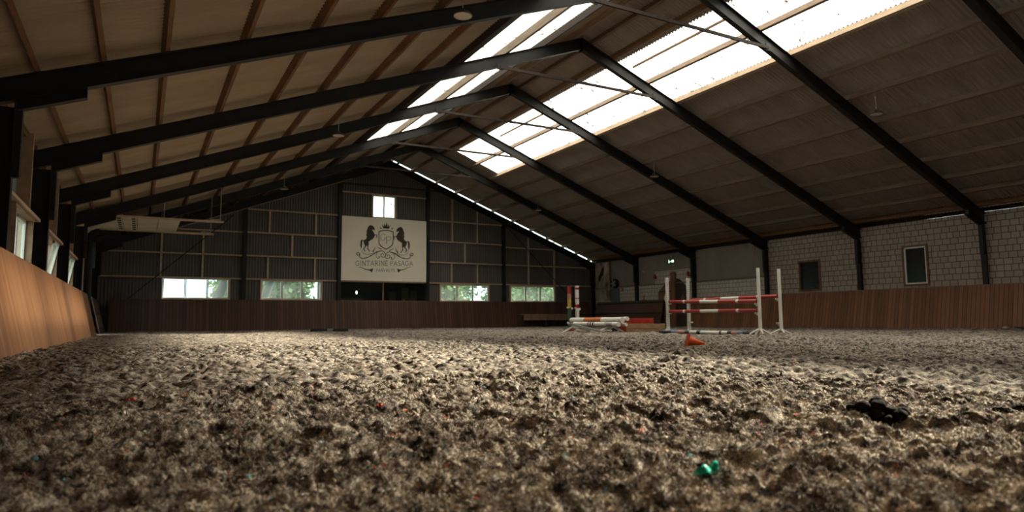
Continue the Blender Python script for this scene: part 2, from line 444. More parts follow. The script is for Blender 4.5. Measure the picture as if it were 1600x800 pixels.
def make_floor():
    Vs, Fs, off = [], [], 0
    tiers = [((-.75, 4.05), (.30, 4.2), .0066, 0, None),
             ((-1.85, 12.0), (.0, 12.6), .018, 1, ((-.72, 4.02), (.33, 4.17))),
             ((-2.15, 26.45), (YB, 36.1), .09, 2, ((-1.80, 11.92), (.05, 12.52)))]
    for (x0, x1), (y0, y1), st, lvl, hole in tiers:
        nx = int((x1 - x0) / st) + 1; ny = int((y1 - y0) / st) + 1
        X, Y = np.meshgrid(np.linspace(x0, x1, nx), np.linspace(y0, y1, ny))
        Z = ground(X, Y, lvl)
        if hole:
            (a, b), (c, d) = hole
            ins = (X > a - st * 1.0) & (X < b + st * 1.0) & (Y > c - st * 1.0) & (Y < d + st * 1.0)
            Z = np.where(ins, Z - .03, Z)
        V = np.stack([X, Y, Z], -1).reshape(-1, 3)
        i = np.arange(nx * ny).reshape(ny, nx)
        q = np.stack([i[:-1, :-1], i[:-1, 1:], i[1:, 1:], i[1:, :-1]], -1).reshape(-1, 4)
        if hole:
            (a, b), (c, d) = hole
            P = V[q].mean(1); m = 3 * st
            keep = ~((P[:, 0] > a + m) & (P[:, 0] < b - m) & (P[:, 1] > c + m) & (P[:, 1] < d - m))
            q = q[keep]
        Vs.append(V); Fs.append(q + off); off += len(V)
    V = np.concatenate(Vs); q = np.concatenate(Fs)
    me = bpy.data.meshes.new('floor')
    me.vertices.add(len(V)); me.vertices.foreach_set('co', V.ravel().astype(np.float32))
    me.loops.add(q.size); me.loops.foreach_set('vertex_index', q.ravel().astype(np.int32))
    me.polygons.add(len(q)); me.polygons.foreach_set('loop_start', (np.arange(len(q)) * 4).astype(np.int32))
    me.polygons.foreach_set('use_smooth', np.ones(len(q), bool))
    me.materials.append(M['footing']); me.update(calc_edges=True)
    o = bpy.data.objects.new('floor', me); COL.objects.link(o)
    tag(o, 'brown and beige shredded fibre riding footing over the whole hall', 'floor', kind='structure')
make_floor()

# ------------------------------------------------------------------ roof: sheets with real corrugation
def corr_roof(mb, xa, xb, ya, yb, pitch=.13, amp=.030, n=6, dz=0.0):
    k = int((yb - ya) / pitch * n); ys = np.linspace(ya, yb, k + 1)
    vs = []
    for y in ys:
        w = amp * math.cos(2 * math.pi * y / pitch)
        vs.append((xa, y, zs(xa) + w + dz)); vs.append((xb, y, zs(xb) + w + dz))
    o = mb.smooth; mb.smooth = True
    mb.add(vs, [(2 * i, 2 * i + 1, 2 * i + 3, 2 * i + 2) for i in range(k)]); mb.smooth = o
SKL = (8.02, 10.72, YB, 28.0); SKR = (13.88, 16.27, YB, 30.6)
mb = MB()
corr_roof(mb, -2.75, SKL[0], YB, 37.0); corr_roof(mb, SKL[1], XM, YB, 37.0); corr_roof(mb, SKL[0], SKL[1], SKL[3], 37.0)
mb.cur = 1
corr_roof(mb, XM, SKR[0], YB, 36.27); corr_roof(mb, SKR[1], 26.50, YB, 36.27); corr_roof(mb, SKR[0], SKR[1], SKR[3], 36.27)
mb.cur = 0
mb.prism([(11.9, zs(11.9) + .05), (XM, zs(XM) + .06), (12.5, zs(12.5) + .05), (12.5, zs(12.5) + .09), (XM, zs(XM) + .12), (11.9, zs(11.9) + .09)], 'y', YB, 37.0)
ceiling = mb.build('ceiling', [M['sheet'], M['sheet_r']])
tag(ceiling, 'corrugated roof sheets rising from both side walls to the ridge', 'ceiling', kind='structure')
for nm, q, lb in (('window_6', SKL, 'long translucent skylight strip on the slope above the white windows'), ('window_7', SKR, 'long translucent skylight strip on the slope above the block wall')):
    mb = MB(); xm = (q[0] + q[1]) / 2
    corr_roof(mb, q[0], q[1], q[2], q[3])
    o = mb.build(nm, M['skylight']); tag(o, lb, 'skylight', kind='structure')

# purlins: one continuous timber each, running the length of the hall
def purlin(x, m, side, n, w=.075, h=.2, y1=36.15, dz=0.0, lab=''):
    s = 1 if x < XM else -1
    a = math.atan(SL) * s
    mb = MB(); z0 = zp(x) + dz
    # cross-section tilted with the slope
    ux, uz = math.cos(a), math.sin(a); nx, nz = -math.sin(a), math.cos(a)
    poly = [(x + ux * p + nx * q, z0 + uz * p + nz * q) for p, q in ((-w / 2, 0), (w / 2, 0), (w / 2, h), (-w / 2, h))]
    mb.prism(poly, 'y', YB, y1)
    o = mb.build('roof_purlin', m, org=(x, YB, z0))
    words = ['lowest', 'second', 'third', 'fourth', 'fifth', 'sixth', 'seventh', 'eighth', 'ninth', 'tenth', 'eleventh', 'twelfth', 'thirteenth', 'fourteenth']
    tag(o, '%s purlin under the roof slope above %s, %s up from the eaves' % (lab, side, words[n]), 'purlin', 'purlins under the roof')
lefts = [(-1.55, 'purlin'), (-.68, 'purlin'), (.22, 'purlin'), (1.49, 'purlin'), (2.76, 'purlin'), (3.97, 'purlin'), (5.30, 'purlin'), (6.63, 'purlin'), (7.84, 'purlin_dark'), (9.42, 'purlin_grey'), (10.80, 'purlin_dark'), (11.85, 'purlin_light')]  # skylight-edge purlin coloured dark as unlit, ridge purlin coloured pale as lit
nm = {'purlin': 'brown timber', 'purlin_dark': 'dark-toned timber', 'purlin_grey': 'grey timber', 'purlin_light': 'pale-toned timber'}
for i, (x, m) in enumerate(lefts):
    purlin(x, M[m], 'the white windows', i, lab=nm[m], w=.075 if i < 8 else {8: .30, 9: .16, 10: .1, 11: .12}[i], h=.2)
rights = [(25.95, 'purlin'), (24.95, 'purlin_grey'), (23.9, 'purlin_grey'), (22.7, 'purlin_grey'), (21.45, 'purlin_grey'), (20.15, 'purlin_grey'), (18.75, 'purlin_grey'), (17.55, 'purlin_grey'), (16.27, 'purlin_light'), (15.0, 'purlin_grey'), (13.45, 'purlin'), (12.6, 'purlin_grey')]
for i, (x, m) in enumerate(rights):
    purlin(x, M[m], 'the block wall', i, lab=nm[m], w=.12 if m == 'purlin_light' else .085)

for y0, y1, lb in ((12.45, 17.15, 'slim rusty bar across the upper edge of the skylight in the nearer bay'), (21.96, 26.7, 'slim rusty bar across the upper edge of the skylight in the farther bay')):
    mb = MB(); mb.box(14.22, 14.28, y0, y1 - .17, zs(14.25) - .10, zs(14.25) - .035)
    tag(mb.build('glazing_bar', M['purlin'], org=(14.25, y0, zs(14.25) - .1)), lb, 'glazing bar')

# ------------------------------------------------------------------ steel portal frames
def portal(k, label):
    Y = FY[k]; y0, y1 = Y - .17, Y
    t = thing('portal_frame', label, 'roof frame', (XM, Y - .085, 0), 'black steel portal frames')
    for s, name in ((-1, 'rafter'), (1, 'rafter')):
        xk = XL - .36 if s < 0 else XR + .36
        mb = MB()
        q = lambda o1, o2: [(xk, zu(xk) + o1), (XM, zu(XM) + o1), (XM, zu(XM) + o2), (xk, zu(xk) + o2)]
        mb.prism(q(0, .018), 'y', y0, y1); mb.prism(q(.367, .385), 'y', y0, y1); mb.prism(q(.018, .367), 'y', Y - .092, Y - .078)
        mb.box(XM - .01, XM + .01, y0, y1, zu(XM) - .06, zu(XM) + .385)
        mb.build('rafter', M['steel'], t)
        # haunch plate under the rafter at the knee
        xa, xb = (XL, -.90) if s < 0 else (XR, 25.3)
        mb = MB()
        hq = lambda o1, o2: [(xa, zu(xa) + o1), (xb, zu(xb) + o1), (xb, zu(xb) + o2), (xa, zu(xa) + o2)]
        mb.prism(hq(-.17, -.152), 'y', y0 + .01, y1 - .01); mb.prism(hq(-.152, 0), 'y', Y - .092, Y - .078)
        mb.box(min(xb, xb - s * .0) - .008, xb + .008, y0 + .01, y1 - .01, zu(xb) - .17, zu(xb))
        mb.build('haunch', M['steel'], t)
        # column
        xi = XL if s < 0 else XR; xo = xi + s * .35
        mb = MB()
        zt_ = zu(xi) + .0
        mb.box(min(xi, xi + s * .018), max(xi, xi + s * .018), y0, y1, -.1, zt_)
        mb.box(min(xo - s * .018, xo), max(xo - s * .018, xo), y0, y1, -.1, zu(xo) + .02)
        mb.box(min(xi, xo), max(xi, xo), Y - .092, Y - .078, -.1, zu(xo) + .02)
        mb.build('column', M['steel'], t)
        mb = MB()
        mb.box(min(xi - s * .09, xi), max(xi - s * .09, xi), y0 + .02, y1 - .02, 2.65, zt_ - .16)
        mb.build('stiffener', M['steel'], t)
    if k > 0:
        mb = MB(); mb.beam((9.15, Y - .20, 8.02), (15.22, Y - .20, 8.06), .05, .085)
        tie = mb.build('collar_tie', M['purlin_dark'], t)
        for x, z in ((9.15, 8.02), (15.22, 8.06)):
            mb = MB(); mb.box(x - .1, x + .1, Y - .2, Y - .17, z - .08, z + .12); mb.build('gusset_plate', M['steel'], tie)
    return t
portal(-1, 'black steel portal frame behind the viewpoint, above the near skylight ends')
portal(0, 'black steel portal frame nearest the viewpoint, at the dark upper corner')
portal(1, 'black steel portal frame whose ridge rises out of the picture top')
portal(2, 'black steel portal frame, nearest one with its whole ridge in view')
portal(3, 'black steel portal frame between the pair of block wall windows and the beige cladding')
portal(4, 'black steel portal frame standing beside the arched stable door')
portal(5, 'black steel portal frame one bay before the gable wall')
portal(6, 'black steel portal frame standing against the gable wall')

# ------------------------------------------------------------------ corrugated walls with holes
def corr_wall(mb, axis, pos, a, b, z0, ztop, holes=(), pitch=.14, amp=.03, sgn=1):
    """upright trapezoid cladding; axis 0: runs along X at Y=pos, axis 1: runs along Y at X=pos"""
    us = []
    k0 = int(math.floor(a / pitch)); k1 = int(math.ceil(b / pitch))
    for k in range(k0, k1 + 1):
        for fr, d in ((0, 0), (.45, 0), (.55, 1), (.92, 1)):
            us.append((k * pitch + fr * pitch, d))
    def dep(u):
        f = (u / pitch) % 1.0
        if f < .45: return 0
        if f < .55: return (f - .45) / .1
        if f < .92: return 1
        return (1 - f) / .08
    pts = {round(u, 4) for u, d in us if a < u < b} | {a, b}
    for h in holes:
        for e in h[:2]:
            if a < e < b: pts.add(e)
    pts = sorted(pts)
    for u0, u1 in zip(pts[:-1], pts[1:]):
        if u1 - u0 < 1e-5: continue
        um = (u0 + u1) / 2
        cuts = sorted([(h[2], h[3]) for h in holes if h[0] < um < h[1]])
        segs = []; z = z0
        for c0, c1 in cuts:
            if c0 > z: segs.append((z, c0))
            z = max(z, c1)
        segs.append((z, None))
        for s0, s1 in segs:
            t0 = ztop(u0) if s1 is None else s1; t1 = ztop(u1) if s1 is None else s1
            if min(t0, t1) <= s0: continue
            p0 = pos + sgn * amp * dep(u0 + 1e-6); p1 = pos + sgn * amp * dep(u1 - 1e-6)
            if axis == 0: vs = [(u0, p0, s0), (u1, p1, s0), (u1, p1, t1), (u0, p0, t0)]
            else: vs = [(p0, u0, s0), (p1, u1, s0), (p1, u1, t1), (p0, u0, t0)]
            mb.add(vs, [(0, 1, 2, 3)])

# gable wall, far end
WINS = [(.86, 3.81, 1.62, 2.60), (5.36, 8.40, 1.62, 2.59), (15.34, 18.49, 1.60, 2.56), (20.06, 23.28, 1.60, 2.57)]
UPW = (11.20, 12.50, 6.30, 7.52)
CANT = (9.45, 14.40, 1.58, 2.60)
mb = MB()
corr_wall(mb, 0, YG + .12, -2.2, 26.6, -.1, lambda x: zu(x) + (.62 if x < 12.3 else .34), holes=WINS + [UPW, CANT], amp=.045)
wall_back = mb.build('wall_back', M['clad'])
tag(wall_back, 'gable end wall of dark grey ribbed cladding with pale timber rails', 'wall', kind='structure')
def part(mb, name, m, par, label=None, **k):
    o = mb.build(name, m, par, **k)
    if label: o['label'] = label
    return o
posts = [4.49, 9.33, 14.48, 19.54]
for x in posts:
    mb = MB(); mb.box(x - .09, x + .09, YG - .10, YG + .08, -.1, zu(x)); part(mb, 'post', M['steel'], wall_back, 'black steel gable post')
edges = [-1.85] + posts + [26.25]
def limit(z):
    """reach of a rail at height z under the sloping rafters"""
    d = (9.20 - z - .03) / SL
    return XM - d, XM + d
for i, (a, b) in enumerate(zip(edges[:-1], edges[1:])):
    zz = {0: [2.64, 3.83, 5.03], 1: [2.64, 3.84, 5.05, 6.25], 2: [7.60], 3: [2.64, 3.86, 5.10, 6.32], 4: [2.64, 3.86, 4.96]}[i]
    for z in zz:
        l, r = limit(z); x0 = max(a + .1, l); x1 = min(b - .1, r)
        if x1 - x0 < .3: continue
        mb = MB(); mb.box(x0, x1, YG + .0, YG + .11, z - .035, z + .035)
        part(mb, 'girt', M['girt'], wall_back)
for x, z0, z1 in ((.74, 2.68, 4.78), (2.57, 2.68, 4.99), (5.68, 5.09, 6.21), (8.05, 5.09, 6.21), (6.84, 3.88, 5.01), (5.64, 2.68, 3.80), (8.04, 2.68, 3.80),
                  (16.07, 5.14, 7.70), (17.73, 5.14, 7.06), (16.91, 3.90, 5.06), (16.03, 2.68, 3.82), (17.73, 2.68, 3.82), (21.35, 2.68, 5.66), (23.28, 2.68, 4.93)):
    mb = MB(); mb.box(x - .045, x + .045, YG + .01, YG + .11, z0, z1); part(mb, 'stud', M['girt'], wall_back)
for p, q in (((-.6, YG - .12, 1.55), (3.9, YG - .12, 5.85)), ((19.6, YG - .12, 6.35), (24.6, YG - .12, 1.7))):
    mb = MB(); mb.tube([p, q], .022, 8); part(mb, 'brace_rod', M['steel'], wall_back)

def window_unit(name, x0, x1, z0, z1, n, label, frame=M['white_frame'], outer=M['girt'], y=YG + .1):
    mb = MB()
    for a, b, c, d in ((x0 - .07, x1 + .07, z1, z1 + .06), (x0 - .07, x1 + .07, z0 - .06, z0), (x0 - .07, x0, z0, z1), (x1, x1 + .07, z0, z1)):
        mb.box(a, b, y - .07, y + .09, c, d)
    o = mb.build(name, outer, org=(x0, y, z0)); tag(o, label, 'window', kind='structure')
    w = (x1 - x0) / n
    for i in range(n):
        a, b = x0 + i * w + .005, x0 + (i + 1) * w - .005
        t = .05 if n > 2 else .035
        mb = MB()
        for p in ((a, b, z1 - t, z1), (a, b, z0, z0 + t), (a, a + t, z0 + t, z1 - t), (b - t, b, z0 + t, z1 - t)):
            mb.box(p[0], p[1], y - .03, y + .05, p[2], p[3])
        s = part(mb, 'sash', frame, o)
        mb = MB(); mb.box(a + t, b - t, y + .0, y + .008, z0 + t, z1 - t); part(mb, 'pane', M['glass'], s)
    return o
for i, (w_, lb) in enumerate(zip(WINS, ('three-pane window in the gable wall nearest the white-window side wall', 'three-pane window in the gable wall just before the banner bay',
                                         'three-pane window in the gable wall first beyond the banner', 'three-pane window in the gable wall nearest the jump standards'))):
    window_unit('window_%d' % (i + 1), w_[0], w_[1], w_[2], w_[3], 3, lb)
window_unit('window_5', UPW[0], UPW[1], UPW[2], UPW[3], 2, 'small two-pane window high in the gable above the banner', outer=M['girt'])

# canteen behind the opening under the banner
mb = MB()
mb.box(9.2, 14.6, 40.0, 40.1, .2, 3.4); mb.box(9.1, 9.2, YG + .2, 40.1, .2, 3.4); mb.box(14.6, 14.7, YG + .2, 40.1, .2, 3.4)
mb.box(9.1, 14.7, YG + .2, 40.1, 3.3, 3.4); mb.box(9.1, 14.7, YG + .2, 40.1, .2, .3)
o = mb.build('wall_canteen', M['room_dark']); tag(o, 'dark canteen room behind the opening below the banner', 'wall', kind='structure')
mb = MB(); mb.box(9.36, 14.46, YG - .02, YG + .14, 2.60, 2.68)
for x in (9.40, 11.85, 14.42): mb.box(x - .025, x + .025, YG + .06, YG + .12, 1.58, 2.60)
mb.box(9.36, 14.46, YG - .0, YG + .14, 1.52, 1.58)
o = mb.build('window_8', M['wood_frame']); tag(o, 'wide dark viewing window below the banner', 'window', kind='structure')
mb = MB(); mb.box(9.42, 14.40, YG + .09, YG + .095, 1.58, 2.60); part(mb, 'pane', M['glass'], o)
mb = MB(); mb.box(9.5, 11.0, 37.2, 37.8, .3, 1.68); mb.box(9.5, 11.05, 37.15, 37.85, 1.68, 1.74)
tag(mb.build('counter', M['room_mid'], org=(10.2, 37.5, .3)), 'brown counter inside the canteen, under the lit bulb', 'counter')
for i, (x, z) in enumerate(((13.75, 2.45), (14.3, 2.3), (12.95, 2.2))):
    t = thing('bar_stool', ['tall dark bar stool in the canteen, middle of three', 'dark bar stool in the canteen nearest the window end post', 'lower dark bar stool in the canteen nearest the counter'][i], 'stool', (x, 37.6, .3), 'bar stools in the canteen')
    mb = MB(); mb.box(x - .2, x + .2, 37.4, 37.8, z - .75, z - .7); mb.build('seat', M['room_mid'], t)
    mb = MB(); mb.box(x - .2, x + .2, 37.76, 37.8, z - .7, z - .05); mb.build('backrest', M['room_mid'], t)
    for sx in (-.17, .17):
        for sy in (37.43, 37.77):
            mb = MB(); mb.tube([(x + sx, sy, .3), (x + sx, sy, z - .72)], .018, 6); mb.build('leg', M['metal'], t)
t = thing('hanging_bulb', 'small lit white bulb on a cord inside the canteen window', 'lamp', (10.59, 37.0, 3.3))
mb = MB(); mb.tube([(10.59, 37, 3.3), (10.59, 37, 2.16)], .008, 6); mb.build('cord', M['lamp_body'], t)
mb = MB(); mb.blob((10.59, 37, 2.06), (.05, .05, .10), 3, 8, 0); mb.build('bulb', M['bulb'], t)

# ------------------------------------------------------------------ block wall side (X = 26.45)
XW = 26.45
def ztw(y): return 4.20
H7 = [(19.13, 20.11, 1.70, 2.97), (14.46, 15.32, 1.72, 3.18)]
mb = MB()
def wallbox(mb, y0, y1, z0, z1, holes):
    ys = sorted({y0, y1} | {e for h in holes for e in h[:2] if y0 < e < y1})
    for a, b in zip(ys[:-1], ys[1:]):
        m = (a + b) / 2; z = z0
        for h in sorted(h for h in holes if h[0] < m < h[1]):
            mb.box(XW, XW + .2, a, b, z, h[2]); z = h[3]
        mb.box(XW, XW + .2, a, b, z, z1)
wallbox(mb, YB, 21.95, -.1, 4.20, H7)
mb.cur = 1
wallbox(mb, 21.95, 36.2, -.1, 2.46, [])
wallbox(mb, 26.85, 30.05, 2.46, 3.22, [])
wall_right = mb.build('wall_right', [M['block'], M['block_pale']])
tag(wall_right, 'side wall of beige blocks with ribbed cladding above its far end', 'wall', kind='structure')
mb = MB(); corr_wall(mb, 1, XW + .02, 21.95, 36.2, 2.46, lambda y: 4.22, holes=[(26.85, 30.05, 2.46, 3.22)], pitch=.12, amp=.02)
part(mb, 'cladding', M['clad_r'], wall_right, 'beige ribbed cladding')
mb = MB(); mb.box(XW - .10, XW + .02, 22.0, 36.0, 2.43, 2.49); part(mb, 'ledge', M['purlin_grey'], wall_right)
mb = MB(); mb.box(XW - .08, XW - .01, YB, 14.45, 4.20, zs(26.45) - .03); mb.box(XW - .08, XW + .2, 14.45, 36.2, 4.20, zs(26.4) + .05)
part(mb, 'eaves_beam', M['purlin_dark'], wall_right, 'dark eaves beam')
mb = MB(); mb.box(XW - .03, XW - .01, YB, 14.45, zs(26.45) - .035, zs(26.45) + .012)
part(mb, 'eaves_strip', M['purlin_dark'], wall_right)

def side_window(name, y0, y1, z0, z1, fr, outer, label):
    mb = MB()
    for a, b, c, d in ((y0 - .06, y1 + .06, z1, z1 + .07), (y0 - .06, y1 + .06, z0 - .07, z0), (y0 - .07, y0, z0, z1), (y1, y1 + .07, z0, z1)):
        mb.box(XW - .05, XW + .1, a, b, c, d)
    o = mb.build(name, outer, org=(XW, y0, z0)); tag(o, label, 'window', kind='structure')
    mb = MB(); t = .055
    for a, b, c, d in ((y0, y1, z1 - t, z1), (y0, y1, z0, z0 + t), (y0, y0 + t, z0, z1), (y1 - t, y1, z0, z1)):
        mb.box(XW - .02, XW + .08, a, b, c, d)
    s = part(mb, 'sash', fr, o)
    mb = MB(); mb.box(XW + .04, XW + .06, y0 + t, y1 - t, z0 + t, z1 - t); part(mb, 'pane', M['unlit_room_pane'], s)
side_window('window_9', 19.13, 20.11, 1.70, 2.97, M['purlin_dark'], M['purlin'], 'small dark window with brown frame in the block wall')
side_window('window_10', 14.46, 15.32, 1.72, 3.18, M['white_frame'], M['purlin'], 'tall dark window with pale inner frame in the block wall')

# arched double stable door, posts, lanterns
def arch_leaf(y0, y1, zlow, zhigh, rise_to_y0, x0, x1):
    """leaf whose top curves up towards the middle"""
    pts = [(y0, .0), (y1, .0)]
    n = 12
    arc = []
    for i in range(n + 1):
        t = i / n
        y = y1 + (y0 - y1) * t
        q = t if rise_to_y0 else 1 - t
        arc.append((y, zlow + (zhigh - zlow) * math.sin(q * math.pi / 2)))
    return pts + arc
t = thing('door_1', 'arched brown double stable door in the block wall', 'door', (XW, 28.5, 0)); t['kind'] = 'structure'
mb = MB(); mb.prism(arch_leaf(28.55, 29.72, 2.0, 2.62, True, 0, 0), 'x', XW - .06, XW + .02)
l1 = part(mb, 'door_leaf', M['door_wood'], t, 'brown arched leaf')
mb = MB(); mb.prism(arch_leaf(27.28, 28.25, 2.05, 2.72, False, 0, 0), 'x', XW - .02, XW + .05)
l2 = part(mb, 'door_leaf', M['door_dark'], t, 'dark brown arched leaf')
for lf, yc, xx in ((l1, 29.1, XW - .075), (l2, 27.75, XW - .035)):
    mb = MB(); mb.prism([(yc - .16, 1.62), (yc, 1.38), (yc + .16, 1.62), (yc, 1.86)], 'x', xx, xx + .015); part(mb, 'diamond', M['white'] if lf is l1 else M['room_mid'], lf, 'pale diamond' if lf is l1 else None)
    mb = MB()
    for z in (.55, 1.98): mb.box(xx - .005, xx + .02, yc - .5, yc + .5, z, z + .07)
    part(mb, 'strap_hinge', M['black'], lf)
mb = MB(); mb.box(XW - .16, XW + .02, 28.24, 28.56, 0, 2.95); mb.prism([(28.20, 2.95), (28.60, 2.95), (28.5, 3.1), (28.3, 3.1)], 'x', XW - .17, XW + .02)
part(mb, 'door_post', M['door_wood'], t)
for y, lb in ((29.88, 'small red wall lantern on the far side of the arched door'), (27.15, 'small red wall lantern between the arched door and the steel column')):
    t = thing('wall_lantern', lb, 'lantern', (XW - .1, y, 2.8), 'lanterns by the arched door')
    mb = MB(); mb.lathe([(.0, -.12), (.07, -.1), (.10, 0), (.07, .12), (.02, .16), (0, .16)], (XW - .14, y, 2.90), 10); mb.build('lantern_body', M['red_plastic'], t)
    mb = MB(); mb.box(XW - .16, XW, y - .02, y + .02, 2.78, 2.82); mb.build('bracket', M['black'], t)

# exit sign
t = thing('exit_sign', 'lit green and white exit sign high on the beige cladding', 'sign', (XW - .05, 28.6, 3.7))
mb = MB(); mb.box(XW - .07, XW, 28.30, 28.86, 3.60, 3.82); mb.build('sign_box', M['green'], t)
mb = MB()
X_ = XW - .085
mb.prism([(28.32, 3.65), (28.50, 3.65), (28.50, 3.79), (28.32, 3.79)], 'x', X_, XW - .07); mb.build('door_symbol', M['exit_white'], t)
mb = MB()
mb.tube([(X_, 28.72, 3.77), (X_, 28.70, 3.71), (X_, 28.75, 3.67), (X_, 28.73, 3.63)], .014, 6); mb.tube([(X_, 28.70, 3.71), (X_, 28.66, 3.67), (X_, 28.68, 3.63)], .014, 6); mb.tube([(X_, 28.77, 3.74), (X_, 28.72, 3.74), (X_, 28.67, 3.73)], .012, 6)
mb.blob((X_, 28.71, 3.795), (.014, .02, .02), 1, 6, 0); mb.beam((X_, 28.62, 3.71), (X_, 28.54, 3.71), .02, .03)
mb.build('running_figure', M['exit_white'], t)

# poster, fan, panel, small red things near the far corner
m, nt, b = base('poster_print')
f = noise(nt, coords(nt, (1, .9, .7)), 1.4, 5, .6)
nt.links.new(ramp(nt, f, [(.36, (.05, .035, .03)), (.47, (.30, .205, .15)), (.65, (.50, .37, .28))]), b.inputs['Base Color']); b.inputs['Roughness'].default_value = .6
t = thing('horse_poster', 'tall brown printed banner hanging in the far corner of the hall', 'poster', (XW - .05, 35.1, 1.65))
mb = MB(); mb.box(XW - .05, XW - .03, 34.32, 35.85, 1.65, 4.12); mb.build('print', m, t)
mb = MB(); mb.prism([(34.95, 3.95), (35.15, 3.75), (35.35, 3.4), (35.55, 3.2), (35.5, 2.9), (35.3, 3.0), (35.15, 3.25), (35.0, 3.3), (34.9, 3.6)], 'x', XW - .056, XW - .05); mb.build('dark_shape', M['room_dark'], t)
mb = MB(); mb.box(XW - .07, XW - .02, 34.24, 34.32, 1.62, 4.2); mb.build('side_batten', M['purlin'], t)
t = thing('wall_fan', 'round dark fan on the wall above the grey blue board', 'fan', (XW - .15, 33.62, 2.70))
mb = MB(); mb.tube([(XW - .30, 33.62, 2.70), (XW - .08, 33.62, 2.70)], .30, 24); mb.build('drum', M['black'], t)
mb = MB()
for k in range(5):
    a = 2 * math.pi * k / 5; mb.beam((XW - .32, 33.62, 2.70), (XW - .32, 33.62 + .26 * math.cos(a), 2.70 + .26 * math.sin(a)), .02, .09)
mb.build('blades', M['metal'], t)
mb = MB(); mb.box(XW - .1, XW, 33.5, 33.74, 2.62, 2.78); mb.build('bracket', M['black'], t)
tag((lambda mb: mb.box(XW - .06, XW - .01, 33.36, 34.18, 1.0, 2.40))(MB()).build('notice_board', M['greyblue'], org=(XW - .03, 33.7, 1.0)), 'plain grey blue board on the wall below the round fan', 'board')
t = thing('call_point', 'small red alarm box on the wall beside the grey blue board', 'alarm', (XW - .04, 33.1, 2.28))
mb = MB(); mb.box(XW - .06, XW, 33.02, 33.2, 2.20, 2.38); mb.build('housing', M['red_plastic'], t, bevel=.01)
mb = MB(); mb.box(XW - .068, XW - .06, 33.07, 33.15, 2.25, 2.33); mb.build('button', M['white'], t)
t = thing('light_switch', 'small white wall sensor on the beige cladding beside the last column', 'sensor', (XW - .03, 31.0, 3.3))
mb = MB(); mb.box(XW - .05, XW, 30.95, 31.05, 3.27, 3.35); mb.build('housing', M['white'], t)
mb = MB(); mb.tube([(XW - .05, 31.0, 3.31), (XW - .14, 31.0, 3.31)], .03, 10); mb.build('lens', M['white'], t)

# ------------------------------------------------------------------ window side wall (X = -2.2 ...)
XO = -2.23
LW = [(9.4, 11.2, 1.62, 2.52), (14.3, 16.35, 1.62, 2.50), (18.9, 20.9, 1.62, 2.50), (23.6, 25.7, 1.62, 2.50)]
DOORO = (28.9, 30.9, -.2, 3.95)
mb = MB()
corr_wall(mb, 1, XO, YB, 36.2, -.1, lambda y: 4.45, holes=LW + [DOORO], pitch=.14, amp=.03, sgn=-1)
wall_left = mb.build('wall_left', M['clad_l'])
tag(wall_left, 'side wall of pale grey ribbed cladding behind the plywood kickboard', 'wall', kind='structure')
for a, b in ((FY[0], FY[1]), (FY[1], FY[2]), (FY[2], FY[3]), (FY[3], FY[4])):
    a_, b_ = a + .02, b - .19
    mb = MB(); mb.box(XO + .02, -1.93, a_, b_ - .1, 2.56, 2.62); part(mb, 'lintel', M['girt'], wall_left, 'pale timber shelf over the window')
    for y in (b_ - 1.15, ):
        mb = MB(); mb.box(XO + .02, -2.0, y, y + .10, 2.62, 4.2); part(mb, 'stud', M['wood_frame'], wall_left)
    mb = MB(); mb.box(XO + .02, XO + .12, a_, b_, 4.12, 4.26); part(mb, 'girt', M['purlin'], wall_left)
mb = MB(); mb.box(XO + .05, XO + .08, 31.4, 35.9, .0, 4.2); part(mb, 'shade_panel', M['purlin_dark'], wall_left, 'dark panel added to shade the wall in the corner')  # added dark sheet, paints the corner wall as shaded
mb = MB(); mb.box(XO + .03, XO + .06, FY[3] + 2.4, FY[4] - .2, 2.64, 4.1); part(mb, 'timber_panel', M['door_wood'], wall_left, 'brown timber panel')
mb = MB()
for y in (28.78, 30.9): mb.box(XO, XO + .2, y, y + .12, 0, 4.0)
mb.box(XO, XO + .2, 28.78, 31.02, 3.95, 4.12)
part(mb, 'door_opening_trim', M['purlin_dark'], wall_left)
def lwindow(name, y0, y1, z0, z1, tilt, label):
    t = bpy.data.objects.new(name, None); COL.objects.link(t); t.location = (XO, y0, z0); t['_o'] = (XO, y0, z0); tag(t, label, 'window', kind='structure')
    mb = MB()
    for a, b, c, d in ((y0 - .12, y1 + .12, z1, z1 + .05), (y0 - .12, y1 + .12, z0 - .05, z0), (y0 - .05, y0, z0, z1), (y1, y1 + .05, z0, z1)):
        mb.box(XO + .0, XO + .25, a, b, c, d)
    part(mb, 'reveal', M['wood_frame'], t)
    n = 2; w = (y1 - y0) / n
    for i in range(n):
        a, b = y0 + i * w + .01, y0 + (i + 1) * w - .01
        x = XO + .08; fr = .06
        dx = math.sin(tilt) * (z1 - z0) if i == 1 or tilt == 0 else 0
        def sl(zz): return x + dx * (zz - z0) / (z1 - z0)
        mb = MB()
        for p in ((z0, z0 + fr), (z1 - fr, z1)):
            mb.beam((sl(p[0]), (a + b) / 2, (p[0] + p[1]) / 2), (sl(p[0]) + .05, (a + b) / 2, (p[0] + p[1]) / 2), b - a, fr)
        for p in (a, b - fr):
            mb.prism([(sl(z0), z0), (sl(z0) + .05, z0), (sl(z1) + .05, z1), (sl(z1), z1)], 'y', p, p + fr)
        s = part(mb, 'sash', M['white_frame'], t)
        mb = MB(); mb.prism([(sl(z0) + .02, z0 + fr), (sl(z0) + .028, z0 + fr), (sl(z1) + .028, z1 - fr), (sl(z1) + .02, z1 - fr)], 'y', a + fr, b - fr)
        part(mb, 'pane', M['glass'], s)
    return t
lwindow('window_11', *LW[1], 0, 'white two-pane side window nearest the viewpoint')
lwindow('window_12', *LW[2], .18, 'white tilted-open side window in the second bay')
lwindow('window_13', *LW[3], .18, 'white tilted-open side window farthest along the plywood kickboard')
